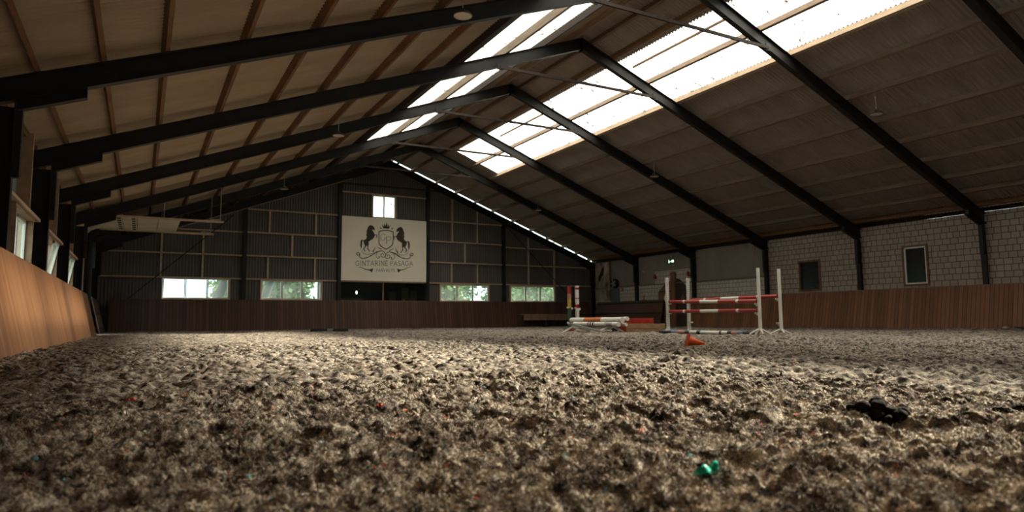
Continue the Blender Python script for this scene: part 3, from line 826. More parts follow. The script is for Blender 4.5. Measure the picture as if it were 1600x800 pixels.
lwindow('window_14', *LW[0], 0, 'white side window beside the dark column at the picture edge')

# rear wall behind the viewpoint
mb = MB(); corr_wall(mb, 0, YB - .05, -2.5, 26.8, -.1, lambda x: zs(x) + .03, sgn=-1)
tag(mb.build('wall_front', M['clad']), 'dark ribbed gable wall behind the viewpoint', 'wall', kind='structure')

# ------------------------------------------------------------------ kickboards
def kick(name, m, label, prof, axis, a, b, stud):
    mb = MB(); mb.prism(prof, axis, a, b); o = mb.build(name, m, org=(prof[0][0] if axis == 'y' else (a + b) / 2, a if axis == 'y' else prof[0][0], 0))
    return tag(o, label, 'kickboard')
kick('kickboard', M['kick_l'], 'orange plywood kickboard leaning against the white-window wall', [(-1.36, -.12), (-1.74, 1.50), (-1.78, 1.50), (-1.40, -.12)], 'y', YB + .02, 28.6, None)
kick('kickboard', M['kick_g'], 'short kickboard coloured as in shade, in the corner beyond the door gap', [(-1.36, -.12), (-1.74, 1.50), (-1.78, 1.50), (-1.40, -.12)], 'y', 31.2, 35.3, None)  # dark boards here paint the weaker light in the corner
mb = MB(); mb.prism([(YG - .55, -.12), (YG - .30, 1.56), (YG - .26, 1.56), (YG - .51, -.12)], 'x', -1.3, 25.75)
tag(mb.build('kickboard', M['kick_g'], org=(12, YG - .4, 0)), 'long dark brown kickboard along the foot of the gable wall', 'kickboard')
rp = [(25.75, -.12), (26.14, 1.54), (26.18, 1.54), (25.79, -.12)]
mb = MB(); mb.prism(rp, 'y', YB + .02, 26.9)
tag(mb.build('kickboard', M['kick_r'], org=(25.5, 10, 0)), 'long red-brown kickboard below the block wall windows', 'kickboard')
mb = MB(); mb.prism(rp, 'y', 29.0, 35.4)
tag(mb.build('kickboard', M['kick_g'], org=(25.5, 32, 0)), 'dark kickboard behind the red filler, ending beside the arched door', 'kickboard')
# cap rail and studs of the window-side kickboard
mb = MB()
mb.prism([(26.13, 1.54), (26.19, 1.54), (26.19, 1.57), (26.13, 1.57)], 'y', YB + .02, 26.9)
part(mb, 'cap_rail', M['purlin_grey'], [o for o in bpy.data.objects if o.get('label', '').startswith('long red-brown')][0])

# overhead sectional door parked under the roof, with its two rails
t = thing('overhead_door', 'pale sectional overhead door parked open under the roof corner', 'door', (XL, 29.2, 4.25))
secs = [(-1.55, -.75), (-.73, -.28), (-.26, .42), (.44, 1.15)]
for a, b in secs:
    mb = MB(); mb.box(a, b, 27.30, 31.15, 4.24, 4.29)
    s = mb.build('door_section', M['panel_white'], t)
    if b < 0:
        mb = MB()
        for k in range(6):
            y = 27.6 + k * .62; mb.box(b - .16, b - .04, y, y + .34, 4.232, 4.24)
        mb.build('window_slot', M['room_dark'], s)
mb = MB()
for k in range(5):
    a0 = math.pi / 2 * k / 5; a1 = math.pi / 2 * (k + 1) / 5
    f = lambda a: (-1.55 - .55 * math.sin(a), 4.265 - .55 * (1 - math.cos(a)))
    (xa, za), (xb, zb) = f(a0), f(a1); mb.prism([(xa, za - .025), (xa, za + .025), (xb, zb + .025), (xb, zb - .025)], 'y', 27.3, 31.15)
mb.build('curved_section', M['panel_white'], t)
for y, xe in ((27.24, 2.62), (31.22, 2.62)):
    mb = MB(); mb.box(-1.6, xe, y - .03, y + .03, 4.20, 4.28); r_ = mb.build('rail', M['girt'], t)
    mb = MB()
    for x in (.6, xe - .12): mb.beam((x, y, 4.28), (x, y, zp(x) + .1), .03, .03)
    mb.box(xe - .5, xe - .1, y - .05, y + .05, 4.28, 4.34)
    mb.build('hanger', M['metal'], r_)

# ------------------------------------------------------------------ conduit along the gable rafter
mb = MB(); mb.tube([(1.3, YG - .25, zu(1.3) - .03), (9.9, YG - .25, zu(9.9) - .03)], .025, 8)
tag(mb.build('conduit_pipe', M['purlin_light'], org=(1.3, YG - .25, zu(1.3))), 'thin pale pipe following the gable rafter above the far windows', 'pipe')

# ------------------------------------------------------------------ round hanging lamps
def lamp(x, y, z, ztop, label, i=[0]):
    if i[0] == 0:
        t = thing('hanging_lamp', label, 'lamp', (0, 0, 0), 'round lamps under the purlins', world=False)
        mb = MB(); mb.tube([(0, 0, .10), (0, 0, 1.0)], .010, 6); mb.build('suspension_wire', M['metal'], t)
        mb = MB(); mb.lathe([(.0, .12), (.05, .12), (.07, .06), (.15, .04), (.19, .0), (.19, -.02), (.175, -.02)], n=24); mb.build('housing', M['lamp_body'], t)
        mb = MB(); mb.lathe([(.178, -.015), (.12, -.028), (0, -.03)], n=24); mb.build('diffuser', M['lamp'], t)
        i[0] = t
    else:
        t = copy_tree(i[0])
    t.location = (x, y, z)
    w = [c for c in t.children if c.name.startswith('suspension')][0]
    if ztop - z > .2:
        w.scale = (1, 1, (ztop - z) / 1.0)
    t['label'] = label
    return t
for x, y, z, lb in ((5.3, 11.40, 6.42, 'round pale lamp hanging beside the nearest rafter, seen from below'),
                    (5.3, 20.83, 6.38, 'round lamp hanging between far rafters on the window side'),
                    (5.3, 30.08, 6.29, 'farthest round lamp, hanging in the last bay by the gable'),
                    (18.75, 11.4, 6.42, 'round lamp hanging near the top corner under the block wall slope'),
                    (18.75, 21.15, 6.46, 'small round lamp hanging in front of the third rafter, block wall slope'),
                    (18.75, 30.6, 6.42, 'tiny round lamp hanging near the gable end, block wall slope')):
    lamp(x, y, z, zp(x) + .02, lb)

# ------------------------------------------------------------------ banner with emblem
bn = thing('club_banner', 'cream banner with two rearing horses and crest on the gable wall', 'banner', (11.9, YG - .03, 2.66))
mb = MB()
n1, n2 = 40, 30; vs = []
for j in range(n2 + 1):
    for i in range(n1 + 1):
        x = 9.37 + (14.43 - 9.37) * i / n1; z = 2.68 + (6.24 - 2.68) * j / n2
        vs.append((x, YG - .035 + .006 * math.sin(x * 2.1 + z * 1.3) + .004 * math.sin(3.7 * z - x), z))
fs = [(j * (n1 + 1) + i, j * (n1 + 1) + i + 1, (j + 1) * (n1 + 1) + i + 1, (j + 1) * (n1 + 1) + i) for j in range(n2) for i in range(n1)]
mb.smooth = True; mb.add(vs, fs); mb.add([(x, y + .02, z) for x, y, z in vs], [f[::-1] for f in fs])
mb.build('cloth', M['banner'], bn)
# emblem drawn in units of a 960 x 800 sketch (8 px = 1 px of the photo), mapped to the cloth
def bm(u, v):
    """sketch -> world X, Z on the cloth; the sketch leans because it was read in perspective"""
    x = 9.62 + u * (14.18 - 9.62) / 960
    z = 6.29 - v * .00472 + (u - 0) * .00026
    return x, z
YI = YG - .052
def ipoly(mb, pts): mb.prism([bm(u, v) for u, v in pts], 'y', YI, YI + .004)
def istroke(mb, pts, w0, w1=None, n=1):
    """stroke with a width that tapers from w0 to w1 (sketch units)"""
    w1 = w0 if w1 is None else w1
    P = [Vector((p[0], p[1])) for p in pts]
    if len(P) > 2:          # Catmull-Rom
        Q = []
        for i in range(len(P) - 1):
            p0, p1, p2, p3 = P[max(i - 1, 0)], P[i], P[i + 1], P[min(i + 2, len(P) - 1)]
            for k in range(8):
                t = k / 8
                Q.append(.5 * ((2 * p1) + (p2 - p0) * t + (2 * p0 - 5 * p1 + 4 * p2 - p3) * t * t + (3 * p1 - p0 - 3 * p2 + p3) * t ** 3))
        Q.append(P[-1]); P = Q
    L = []; R = []
    for i, p in enumerate(P):
        d = (P[min(i + 1, len(P) - 1)] - P[max(i - 1, 0)]); d = d.normalized() if d.length > 0 else Vector((1, 0))
        n_ = Vector((-d.y, d.x)); t = i / (len(P) - 1)
        w = (w0 * (1 - t) + w1 * t) / 2
        L.append(p + n_ * w); R.append(p - n_ * w)
    for i in range(len(P) - 1):
        ipoly(mb, [L[i], L[i + 1], R[i + 1], R[i]])
horse = [(352, 178), (345, 150), (330, 132), (308, 122), (300, 118), (285, 125), (270, 140), (262, 165), (250, 195), (255, 215), (247, 240), (256, 255), (250, 278), (240, 290), (222, 298), (214, 310), (222, 335), (228, 352), (238, 368), (226, 385), (214, 402), (222, 420), (232, 436), (240, 432), (230, 410), (228, 398), (246, 378), (262, 362), (266, 385), (262, 404), (280, 424), (290, 440), (298, 436), (286, 416), (274, 400), (276, 375), (280, 350), (278, 318), (305, 300), (330, 285), (346, 262), (352, 245), (364, 238), (372, 244), (370, 262), (362, 276), (370, 278), (378, 262), (382, 240), (372, 230), (352, 232), (345, 222), (335, 200), (318, 178), (326, 172), (340, 180), (350, 184)]
tail = [(218, 300), (200, 292), (186, 302), (180, 330), (180, 365), (188, 402), (194, 390), (200, 350), (200, 322), (206, 308)]
for nm_, fl, dv in (('horse_emblem', False, 0), ('horse_emblem', True, 0)):
    mb = MB()
    T = (lambda p: p) if not fl else (lambda p: (968 - p[0], p[1] + 19))
    ipoly(mb, [T(p) for p in horse]); ipoly(mb, [T(p) for p in tail])
    mb.build(nm_, M['ink'], bn)
mb = MB()
sh = [(402, 196), (440, 186), (490, 182), (540, 188), (578, 200), (578, 300), (572, 350), (550, 378), (515, 398), (490, 410), (462, 396), (425, 368), (404, 340), (402, 290), (402, 196)]
for a, b in zip(sh[:-1], sh[1:]): istroke(mb, [a, b], 11)
mb.build('shield', M['ink'], bn)
mb = MB()
istroke(mb, [(478, 240), (455, 222), (430, 240), (424, 275), (440, 300), (462, 298), (478, 285)], 5); istroke(mb, [(462, 272), (490, 268)], 4); istroke(mb, [(478, 272), (478, 298)], 5)
istroke(mb, [(494, 262), (496, 345)], 7); istroke(mb, [(496, 264), (530, 256), (552, 275), (540, 298), (500, 304)], 5)
mb.build('monogram', M['ink2'], bn)
mb = MB()
ipoly(mb, [(455, 158), (525, 162), (545, 112), (522, 140), (512, 98), (503, 136), (491, 82), (479, 134), (466, 98), (460, 136), (436, 106)])
ipoly(mb, [(410, 138), (440, 162), (420, 164)]); ipoly(mb, [(576, 146), (548, 168), (568, 172)])
mb.build('crown', M['ink'], bn)
for fl in (False, True):
    mb = MB()
    T = (lambda p: p) if not fl else (lambda p: (968 - p[0], p[1] + 16))
    for pts, a, b in (([(168, 470), (150, 478), (136, 462), (150, 446), (176, 462), (170, 492), (200, 512), (260, 508), (330, 470), (400, 436), (440, 428), (470, 446), (488, 480), (476, 500), (450, 506), (430, 490), (432, 468), (452, 462), (462, 478)], 9, 7),
                      ([(196, 410), (210, 448), (260, 468), (320, 458), (370, 440), (410, 430)], 3, 6),
                      ([(230, 505), (300, 492), (380, 446), (430, 430)], 3, 6),
                      ([(384, 452), (370, 480), (380, 510), (402, 516), (414, 500), (402, 492)], 5, 8),
                      ([(330, 440), (345, 415), (362, 380)], 16, 2), ([(385, 385), (410, 398), (436, 412)], 3, 10)):
        istroke(mb, [T(p) for p in pts], a, b)
    mb.build('scroll_ornament', M['ink'], bn)
for fl in (False, True):
    mb = MB()
    T = (lambda p: p) if not fl else (lambda p: (968 - p[0], p[1] + 12))
    istroke(mb, [T(p) for p in [(162, 620), (200, 624), (250, 646), (300, 654)]], 3, 12)
    ipoly(mb, [T(p) for p in [(298, 646), (338, 634), (330, 668), (318, 686), (310, 672), (290, 660)]])
    mb.build('flourish', M['ink'], bn)
# thin serif capitals, unit box 0..1 wide, 0..1 tall (y up); (points, width class)
GL = {
 'G': (.85, [[(.86, .80), (.62, .98), (.30, .94), (.06, .62), (.06, .36), (.30, .05), (.62, .02), (.84, .14)], [(.84, .14), (.84, .44)], [(.66, .44), (.96, .44)]]),
 'I': (.30, [[(.5, 0), (.5, 1)], [(.2, 0), (.8, 0)], [(.2, 1), (.8, 1)]]),
 'N': (.85, [[(.12, 0), (.12, 1)], [(.12, 1), (.88, 0)], [(.88, 0), (.88, 1)], [(0, 0), (.24, 0)], [(.76, 1), (1, 1)]]),
 'T': (.75, [[(.5, 0), (.5, 1)], [(.04, 1), (.96, 1)], [(.04, 1), (.04, .88)], [(.96, 1), (.96, .88)], [(.36, 0), (.64, 0)]]),
 'A': (.85, [[(.06, 0), (.48, 1)], [(.48, 1), (.94, 0)], [(.22, .36), (.78, .36)], [(0, 0), (.18, 0)], [(.82, 0), (1, 0)]]),
 'R': (.75, [[(.14, 0), (.14, 1)], [(.14, 1), (.55, 1), (.76, .86), (.76, .66), (.55, .52), (.14, .52)], [(.45, .52), (.95, 0)], [(0, 0), (.28, 0)]]),
 'E': (.65, [[(.14, 0), (.14, 1)], [(.14, 1), (.86, 1)], [(.14, .52), (.7, .52)], [(.14, 0), (.9, 0)], [(.86, 1), (.86, .9)], [(.9, 0), (.9, .1)]]),
 'P': (.65, [[(.14, 0), (.14, 1)], [(.14, 1), (.6, 1), (.84, .86), (.84, .64), (.6, .48), (.14, .48)], [(0, 0), (.3, 0)]]),
 'S': (.6, [[(.84, .84), (.6, .98), (.3, .95), (.14, .76), (.3, .58), (.68, .44), (.86, .24), (.66, .04), (.34, .02), (.1, .16)]]),
 'V': (.85, [[(.06, 1), (.5, 0)], [(.5, 0), (.94, 1)]]),
 'L': (.6, [[(.14, 0), (.14, 1)], [(.14, 0), (.88, 0)], [(.88, 0), (.88, .12)]]),
 'Y': (.8, [[(.06, 1), (.5, .5)], [(.94, 1), (.5, .5)], [(.5, .5), (.5, 0)]]),
}
def lettering(mb, text, u0, u1, v0, v1, h, w):
    gap = .16; tot = 0
    for ch in text: tot += (.42 if ch == ' ' else GL[ch.replace('Ė', 'E')][0]) + gap
    sc = (u1 - u0) / (tot - gap); u = u0
    for ch in text:
        if ch == ' ': u += (.42 + gap) * sc; continue
        wd, strokes = GL[ch.replace('Ė', 'E')]
        vb = v0 + (v1 - v0) * (u - u0) / (u1 - u0)
        for st in strokes:
            istroke(mb, [(u + px * wd * sc, vb - py * h) for px, py in st], w)
        if ch == 'Ė': ipoly(mb, [(u + .45 * wd * sc, vb - h - 14), (u + .6 * wd * sc, vb - h - 14), (u + .6 * wd * sc, vb - h - 6), (u + .45 * wd * sc, vb - h - 6)])
        u += (wd + gap) * sc
mb = MB(); lettering(mb, 'GINTARINĖ', 126, 516, 600, 608, 56, 6.5); mb.build('name_lettering', M['ink2'], bn)
mb = MB(); lettering(mb, 'PASAGA', 546, 830, 609, 616, 56, 6.5); mb.build('name_lettering', M['ink2'], bn)
mb = MB(); lettering(mb, 'PARVALYS', 372, 600, 676, 682, 34, 4.5); mb.build('small_lettering', M['ink2'], bn)

# ------------------------------------------------------------------ jump equipment
def gnd(x, y): return gz(x, y, 1) - .006
def standard_v(x, y, label, cups):
    g = gnd(x, y)
    t = thing('jump_standard', label, 'jump standard', (x, y, g), 'white jump standards')
    mb = MB(); mb.tube([(x, y, g + .10), (x, y, 1.67)], .042, 16); mb.build('post', M['white'], t)
    ax = Vector((.84, -.54, 0)); bx = Vector((.54, .84, 0))
    for d in (-ax, ax, bx * .9, -bx * .9):
        mb = MB(); mb.tube([(x, y, g + .15), (x + d.x * .26, y + d.y * .26, gnd(x + d.x * .26, y + d.y * .26) + .012)], .022, 8); mb.build('foot', M['white'], t)
    for z in cups:
        mb = MB(); mb.box(x - .05, x + .05, y - .0, y + .11, z - .075, z - .035); mb.box(x - .05, x + .05, y + .04, y + .06, z - .11, z - .035)
        c = mb.build('cup', M['white'], t)
        mb = MB(); mb.tube([(x - .07, y + .06, z - .06), (x + .07, y + .06, z - .06)], .012, 8); mb.build('pin', M['metal'], c)
    return t
standard_v(13.27, 11.3, 'white jump standard with split foot, holding both front red rails', (.84, .61))
standard_v(14.03, 11.3, 'outermost white jump standard with split foot, holding the rear red rail', (.97, .36))
def standard_flat(x, y, label, cups):
    g = gnd(x, y)
    t = thing('jump_standard', label, 'jump standard', (x, y, g), 'white jump standards')
    mb = MB(); mb.box(x - .04, x + .04, y - .04, y + .04, g + .05, 1.68); p = mb.build('post', M['white'], t, bevel=.006)
    mb = MB()
    for k in range(22):
        z = .22 + k * .065; mb.box(x - .047, x - .040, y - .012, y + .012, z, z + .03); mb.box(x - .012, x + .012, y - .047, y - .040, z, z + .03)
    mb.build('keyhole_track', M['metal'], p)
    mb = MB(); mb.lathe([(.24, .0), (.24, .03), (.06, .06), (.055, .12), (0, .12)], (x, y, g), 20); mb.build('foot', M['metal'], t)
    for z in cups:
        mb = MB(); mb.box(x - .05, x + .05, y - .12, y - .04, z - .075, z - .035); c = mb.build('cup', M['white'], t)
        mb = MB(); mb.tube([(x - .08, y - .06, z - .05), (x + .08, y - .06, z - .05)], .012, 8); mb.build('pin', M['metal'], c)
standard_flat(13.90, 15.25, 'white holed jump standard holding the front red rails, by the arched door', (.94, .65))
standard_flat(14.75, 15.25, 'white holed jump standard holding the rear red rail, before the dark door leaf', (1.0, .38))

def banded(name, label, p, q, r, bands, mats, cat='pole', group=None, sag=0):
    """striped round pole: bands = [(t0, t1, material index)]"""
    p, q = Vector(p), Vector(q); mb = MB()
    for a, b, mi in bands:
        mb.cur = mi; mb.tube([p.lerp(q, a), p.lerp(q, b)], r, 18, caps=(a == 0 or b == 1))
    o = mb.build(name, mats, org=tuple((p + q) / 2))
    return tag(o, label, cat, group)
rw = [(0, .19, 0), (.19, .215, 1), (.215, .40, 0), (.40, .61, 1), (.61, .80, 0), (.80, .825, 1), (.825, 1, 0)]
RP = 'red and white jump rails'
banded('jump_rail', 'upper red and white rail on the front of the jump', (13.90, 15.16, .945), (13.27, 11.36, .855), .048, rw, [M['red'], M['white']], group=RP)
banded('jump_rail', 'lower red and white rail on the front of the jump', (13.90, 15.16, .655), (13.27, 11.36, .625), .048, rw, [M['red'], M['white']], group=RP)
banded('jump_rail', 'rear red and white rail, highest of the jump', (14.75, 15.16, 1.00), (14.03, 11.36, .985), .048, rw, [M['red'], M['white']], group=RP)
zz = max(gz(13.15 + .02 * i, 11.4 + .32 * i) for i in range(11))
banded('ground_pole', 'multicoloured striped pole lying on the footing below the jump', (13.12, 14.75, .045 + .02), (13.16, 11.42, .045 + .02), .05,
       [(0, .15, 0), (.15, .21, 1), (.21, .31, 2), (.31, .36, 0), (.36, .44, 3), (.44, .48, 0), (.48, .54, 4), (.54, .68, 3), (.68, .70, 0), (.70, .76, 3), (.76, .80, 0), (.80, .86, 2), (.86, .91, 1), (.91, 1, 0)],
       [M['black'], M['blue'], M['pink'], M['white'], M['pale_blue']])

# orange cone lying on its side
g = gnd(6.98, 7.12)
t = thing('traffic_cone', 'orange cone lying on its side on the footing before the jump', 'cone', (6.98, 7.12, g))
ax = Vector((.84, -.50, -.26)).normalized()
def lathe_dir(mb, c, d, prof, n=20):
    d = Vector(d).normalized(); s = d.cross(Vector((0, 0, 1))).normalized(); u = d.cross(s); vs = []
    for r, h in prof:
        for k in range(n):
            a = 2 * math.pi * k / n; vs.append(Vector(c) + d * h + s * r * math.cos(a) + u * r * math.sin(a))
    mb.smooth = True
    mb.add(vs, [(i * n + k, i * n + (k + 1) % n, (i + 1) * n + (k + 1) % n, (i + 1) * n + k) for i in range(len(prof) - 1) for k in range(n)]); mb.smooth = False
c0 = Vector((6.90, 7.17, g + .092))
mb = MB(); lathe_dir(mb, c0, ax, [(.068, -.012), (.068, 0), (.022, .25), (.014, .257), (.0, .257)]); mb.build('cone_body', M['orange'], t)
mb = MB()
s_ = ax.cross(Vector((0, 0, 1))).normalized(); u_ = ax.cross(s_)
pl = []
for h in (-.014, 0.0):
    for a, b in ((-1, -1), (1, -1), (1, 1), (-1, 1)):
        pl.append(c0 + ax * h + s_ * a * .092 + u_ * b * .092)
mb.add(pl, [(3, 2, 1, 0), (4, 5, 6, 7), (0, 1, 5, 4), (1, 2, 6, 5), (2, 3, 7, 6), (3, 0, 4, 7)]); mb.build('base_plate', M['orange'], t, bevel=.004)

# white cavaletto logs on crossed legs
def xlegs(y, x, label):
    t = thing('cavaletti_stand', label, 'trestle', (x, y, 0), 'white trestles under the logs')
    ax = Vector((1, -.25, 0)).normalized()
    for sg in (-1, 1):
        a = Vector((x, y, .34)) - ax * .24 * sg; b = Vector((x, y, .0)) + ax * .42 * sg
        mb = MB(); mb.beam(a, (b.x, b.y, gnd(b.x, b.y) + .01), .05, .05, up=(0, 1, 0)); mb.build('leg', M['white'], t)
    mb = MB(); mb.beam((x, y - .02, .17), (x - .05, y + (1.0 if y < 18 else -1.0), .05), .035, .035); mb.build('stay', M['white'], t)
    return t
xlegs(19.2, 13.17, 'white crossed trestle under the far end of the logs')
xlegs(16.75, 12.93, 'white crossed trestle under the near end of the logs')
LG = 'white logs on the trestles'
banded('jump_log', 'thick white log with orange middle on the crossed trestles', (13.28, 19.5, .415), (12.92, 16.2, .415), .085,
       [(0, .26, 0), (.26, .30, 2), (.30, .64, 1), (.64, 1, 0)], [M['white'], M['orange_dull'], M['white']], 'log', LG)
banded('jump_log', 'white log with black marks lying below the orange-banded log', (13.06, 19.0, .285), (12.72, 16.15, .28), .072,
       [(0, .36, 0), (.36, .385, 1), (.385, .41, 0), (.41, .44, 1), (.44, .47, 0), (.47, .50, 1), (.50, .78, 0), (.78, .9, 2), (.9, 1, 0)], [M['white'], M['black'], M['metal']], 'log', LG)
banded('jump_log', 'white log lying behind the orange-banded log', (13.48, 19.2, .40), (13.16, 16.25, .45), .065, [(0, .3, 0), (.3, .36, 1), (.36, 1, 0)], [M['white'], M['black']], 'log', LG)
banded('jump_log', 'lowest white log between the trestles', (13.32, 18.6, .27), (13.02, 16.15, .27), .055, [(0, .5, 0), (.5, .6, 1), (.6, 1, 0)], [M['white'], M['metal']], 'log', LG)
mb = MB(); mb.beam((12.60, 18.6, .30), (12.30, 16.5, .07), .06, .05); tag(mb.build('stretcher_bar', M['metal'], org=(12.6, 17.7, .06)), 'grey bar slanting to the ground in front of the logs', 'bar')
mb = MB(); mb.blob((13.34, 17.15, .16), (.08, .10, .17), 4, 10, .12); tag(mb.build('black_bag', M['black'], org=(13.34, 17.15, 0)), 'black bag wedged between the log ends and the red filler', 'bag')

# two painted standards behind the logs
def wing(x, y, bands, mats, label, cupz):
    t = thing('jump_standard', label, 'jump standard', (x, y, gnd(x, y)))
    mb = MB()
    for a, b, mi in bands: mb.cur = mi; mb.box(x - .05, x + .05, y - .05, y + .05, a, b)
    mb.build('post', mats, t)
    mb = MB(); mb.box(x - .25, x + .25, y - .04, y + .04, 0, .07); mb.box(x - .04, x + .04, y - .25, y + .25, 0, .07); mb.build('foot', mats[0], t)
    mb = MB(); mb.box(x + .05, x + .13, y - .03, y + .03, cupz - .05, cupz + .03); mb.box(x - .11, x - .05, y - .03, y + .03, cupz, cupz + .05); mb.build('cup', M['white'], t)
wing(13.88, 20.5, [(.05, .86, 2), (.86, 1.22, 1), (1.22, 1.40, 3), (1.40, 1.68, 0)], [M['red'], M['yellow'], M['green'], M['pink']], 'red, yellow and green jump standard behind the logs', .86)
wing(14.23, 20.5, [(.05, .86, 0), (.86, 1.0, 1), (1.0, 1.20, 0), (1.20, 1.24, 1), (1.24, 1.55, 0), (1.55, 1.63, 1), (1.63, 1.70, 0)], [M['white'], M['red']], 'white jump standard with red bands behind the logs', .84)

# red filler and wooden crate beside the logs
t = thing('jump_filler', 'red plastic jump filler block behind the weathered crate', 'jump filler', (13.6, 16.4, 0))
d = Vector((.79, -.61, 0)); nrm = Vector((-.61, -.79, 0))
def obox(mb, o, l0, l1, n0, n1, z0, z1):
    vs = []
    for z in (z0, z1):
        for a, b in ((l0, n0), (l1, n0), (l1, n1), (l0, n1)):
            p = Vector(o) + d * a + nrm * b; vs.append((p.x, p.y, z))
    mb.add(vs, [(3, 2, 1, 0), (4, 5, 6, 7), (0, 1, 5, 4), (1, 2, 6, 5), (2, 3, 7, 6), (3, 0, 4, 7)])
o_ = (13.30, 16.85, 0)
mb = MB(); obox(mb, o_, .0, 1.08, -.24, .0, .0, .30); obox(mb, o_, .0, 1.08, -.24, -.03, .30, .38); obox(mb, o_, 0, 1.08, -.24, 0, .38, .47)
for i in range(5): obox(mb, o_, i * .235, .14 + i * .235, -.03, .0, .30, .38)
mb.build('block', M['red_plastic'], t)
mb = MB(); obox(mb, o_, -.03, 1.11, -.30, .06, .0, .05); mb.build('foot', M['red_plastic'], t)
t = thing('wooden_crate', 'low weathered wooden crate on the footing before the red filler', 'crate', (13.7, 16.0, 0))
o_ = (13.05, 16.35, 0)
for z0, z1 in ((.02, .13), (.15, .27)):
    mb = MB(); obox(mb, o_, .10, 1.28, .0, .03, z0, z1); obox(mb, o_, .10, 1.28, -.38, -.35, z0, z1); mb.build('side_board', M['crate'], t)
mb = MB()
for l in (.10, 1.25): obox(mb, o_, l, l + .03, -.35, .0, .02, .27)
mb.build('end_board', M['crate'], t)
mb = MB()
for k in range(3): obox(mb, o_, .09, 1.29, -.37 + k * .13, -.26 + k * .13, .27, .29)
mb.build('top_board', M['crate'], t)

# low bench by the gable kickboard
t = thing('low_bench', 'low brown slatted bench standing before the gable kickboard', 'bench', (22.0, 35.1, 0))
for k in range(6):
    x0 = 20.35 + k * .56
    mb = MB(); mb.box(x0, x0 + .52, 34.98, 35.02, .42, .76); mb.build('front_board', M['crate'], t)
mb = MB(); mb.box(20.35, 23.7, 34.98, 35.42, .76, .80); mb.build('seat', M['crate'], t)
for x in (20.5, 22.0, 23.55):
    mb = MB(); mb.box(x - .04, x + .04, 35.05, 35.35, 0, .76); mb.build('leg', M['room_dark'], t)

# tiny red figure-like brush set on the dark kickboard top
t = thing('red_brush', 'small red brush standing on top of the dark kickboard', 'brush', (26.16, 30.75, 1.54))
mb = MB(); mb.box(26.12, 26.20, 30.55, 30.95, 1.54, 1.59); mb.build('brush_head', M['red_plastic'], t)
mb = MB(); mb.tube([(26.16, 30.75, 1.58), (26.16, 30.68, 1.84)], .03, 8); mb.build('handle', M['red_plastic'], t)

# dark pole lying far off on the footing
a_, b_ = (6.05, 27.6), (7.35, 26.8)
banded('dark_pole', 'dark pole lying alone on the bright far footing', (a_[0], a_[1], .085), (b_[0], b_[1], .08), .065, [(0, .45, 0), (.45, .6, 1), (.6, 1, 0)], [M['black'], M['metal']])
# pale stone and dark pole at the foot of the red-brown kickboard
mb = MB(); mb.blob((25.1, 11.35, .05), (.07, .09, .06), 9, 8, .15); tag(mb.build('pale_stone', M['metal'], org=(25.1, 11.35, 0)), 'small pale lump at the foot of the red-brown kickboard', 'stone')
banded('dark_pole', 'dark pole lying at the foot of the red-brown kickboard', (25.15, 11.1, .05), (25.2, 7.6, .05), .045, [(0, 1, 0)], [M['black']])

# ------------------------------------------------------------------ droppings, clods and scraps on the footing
t = thing('horse_droppings', 'black heap of horse droppings on the bright footing', 'droppings', (2.47, 1.56, gz(2.47, 1.56)))
fw = Vector((_s, _c)); rt = Vector((_c, -_s))
def at(u, w, base_=(2.47, 1.56)): return (base_[0] + rt.x * u + fw.x * w, base_[1] + rt.y * u + fw.y * w)
for i, (u, w, r, dz) in enumerate(((-.02, .0, .038, .02), (.045, .01, .042, .022), (.085, .0, .030, .018), (-.055, .02, .034, .026), (.02, .05, .036, .065), (.005, .02, .034, .06), (-.095, .03, .022, .012), (.06, -.03, .03, .012), (.015, -.03, .03, .012))):
    x, y = at(u, w); mb = MB(); mb.blob((x, y, max(gz(x, y), gz(2.47, 1.56)) * .6 + dz + .032), (r * .92, r * .8, r * .68), 20 + i, 10, .07); mb.build('dropping', M['dung'], t)
GC = 'dark clods on the footing'
for i, (x, y, r, lb) in enumerate(((1.05, 2.20, .05, 'large dark clod in the middle of the foreground footing'),
                                   (1.08, 2.72, .045, 'dark clod just behind the large middle clod'),
                                   (3.06, 1.42, .035, 'black clod between the droppings and the picture edge'),
                                   (3.40, 1.50, .04, 'black clod farthest along the picture edge beyond the droppings'),
                                   (2.44, 1.78, .028, 'small dark clod beside the horse droppings'),
                                   (1.46, 1.44, .035, 'dark clod beside the green scrap in the foreground'),
                                   (-.22, 3.5, .055, 'dark clod alone on the window-side foreground footing'))):
    mb = MB()
    rr = random.Random(i)
    for k in range(6):
        a = rr.uniform(0, 6.28); q = rr.uniform(0, r * .9)
        mb.blob((x + q * math.cos(a) * .8, y + q * math.sin(a) * .8, gz(x, y) + rr.uniform(.0, .35) * r), (r * rr.uniform(.35, .55), r * rr.uniform(.35, .55), r * rr.uniform(.3, .42)), 50 + i * 9 + k, 9, .16)
    tag(mb.build('footing_clod', M['dung'] if i in (2, 3) else M['clod'], org=(x, y, gz(x, y))), lb, 'clod', GC)
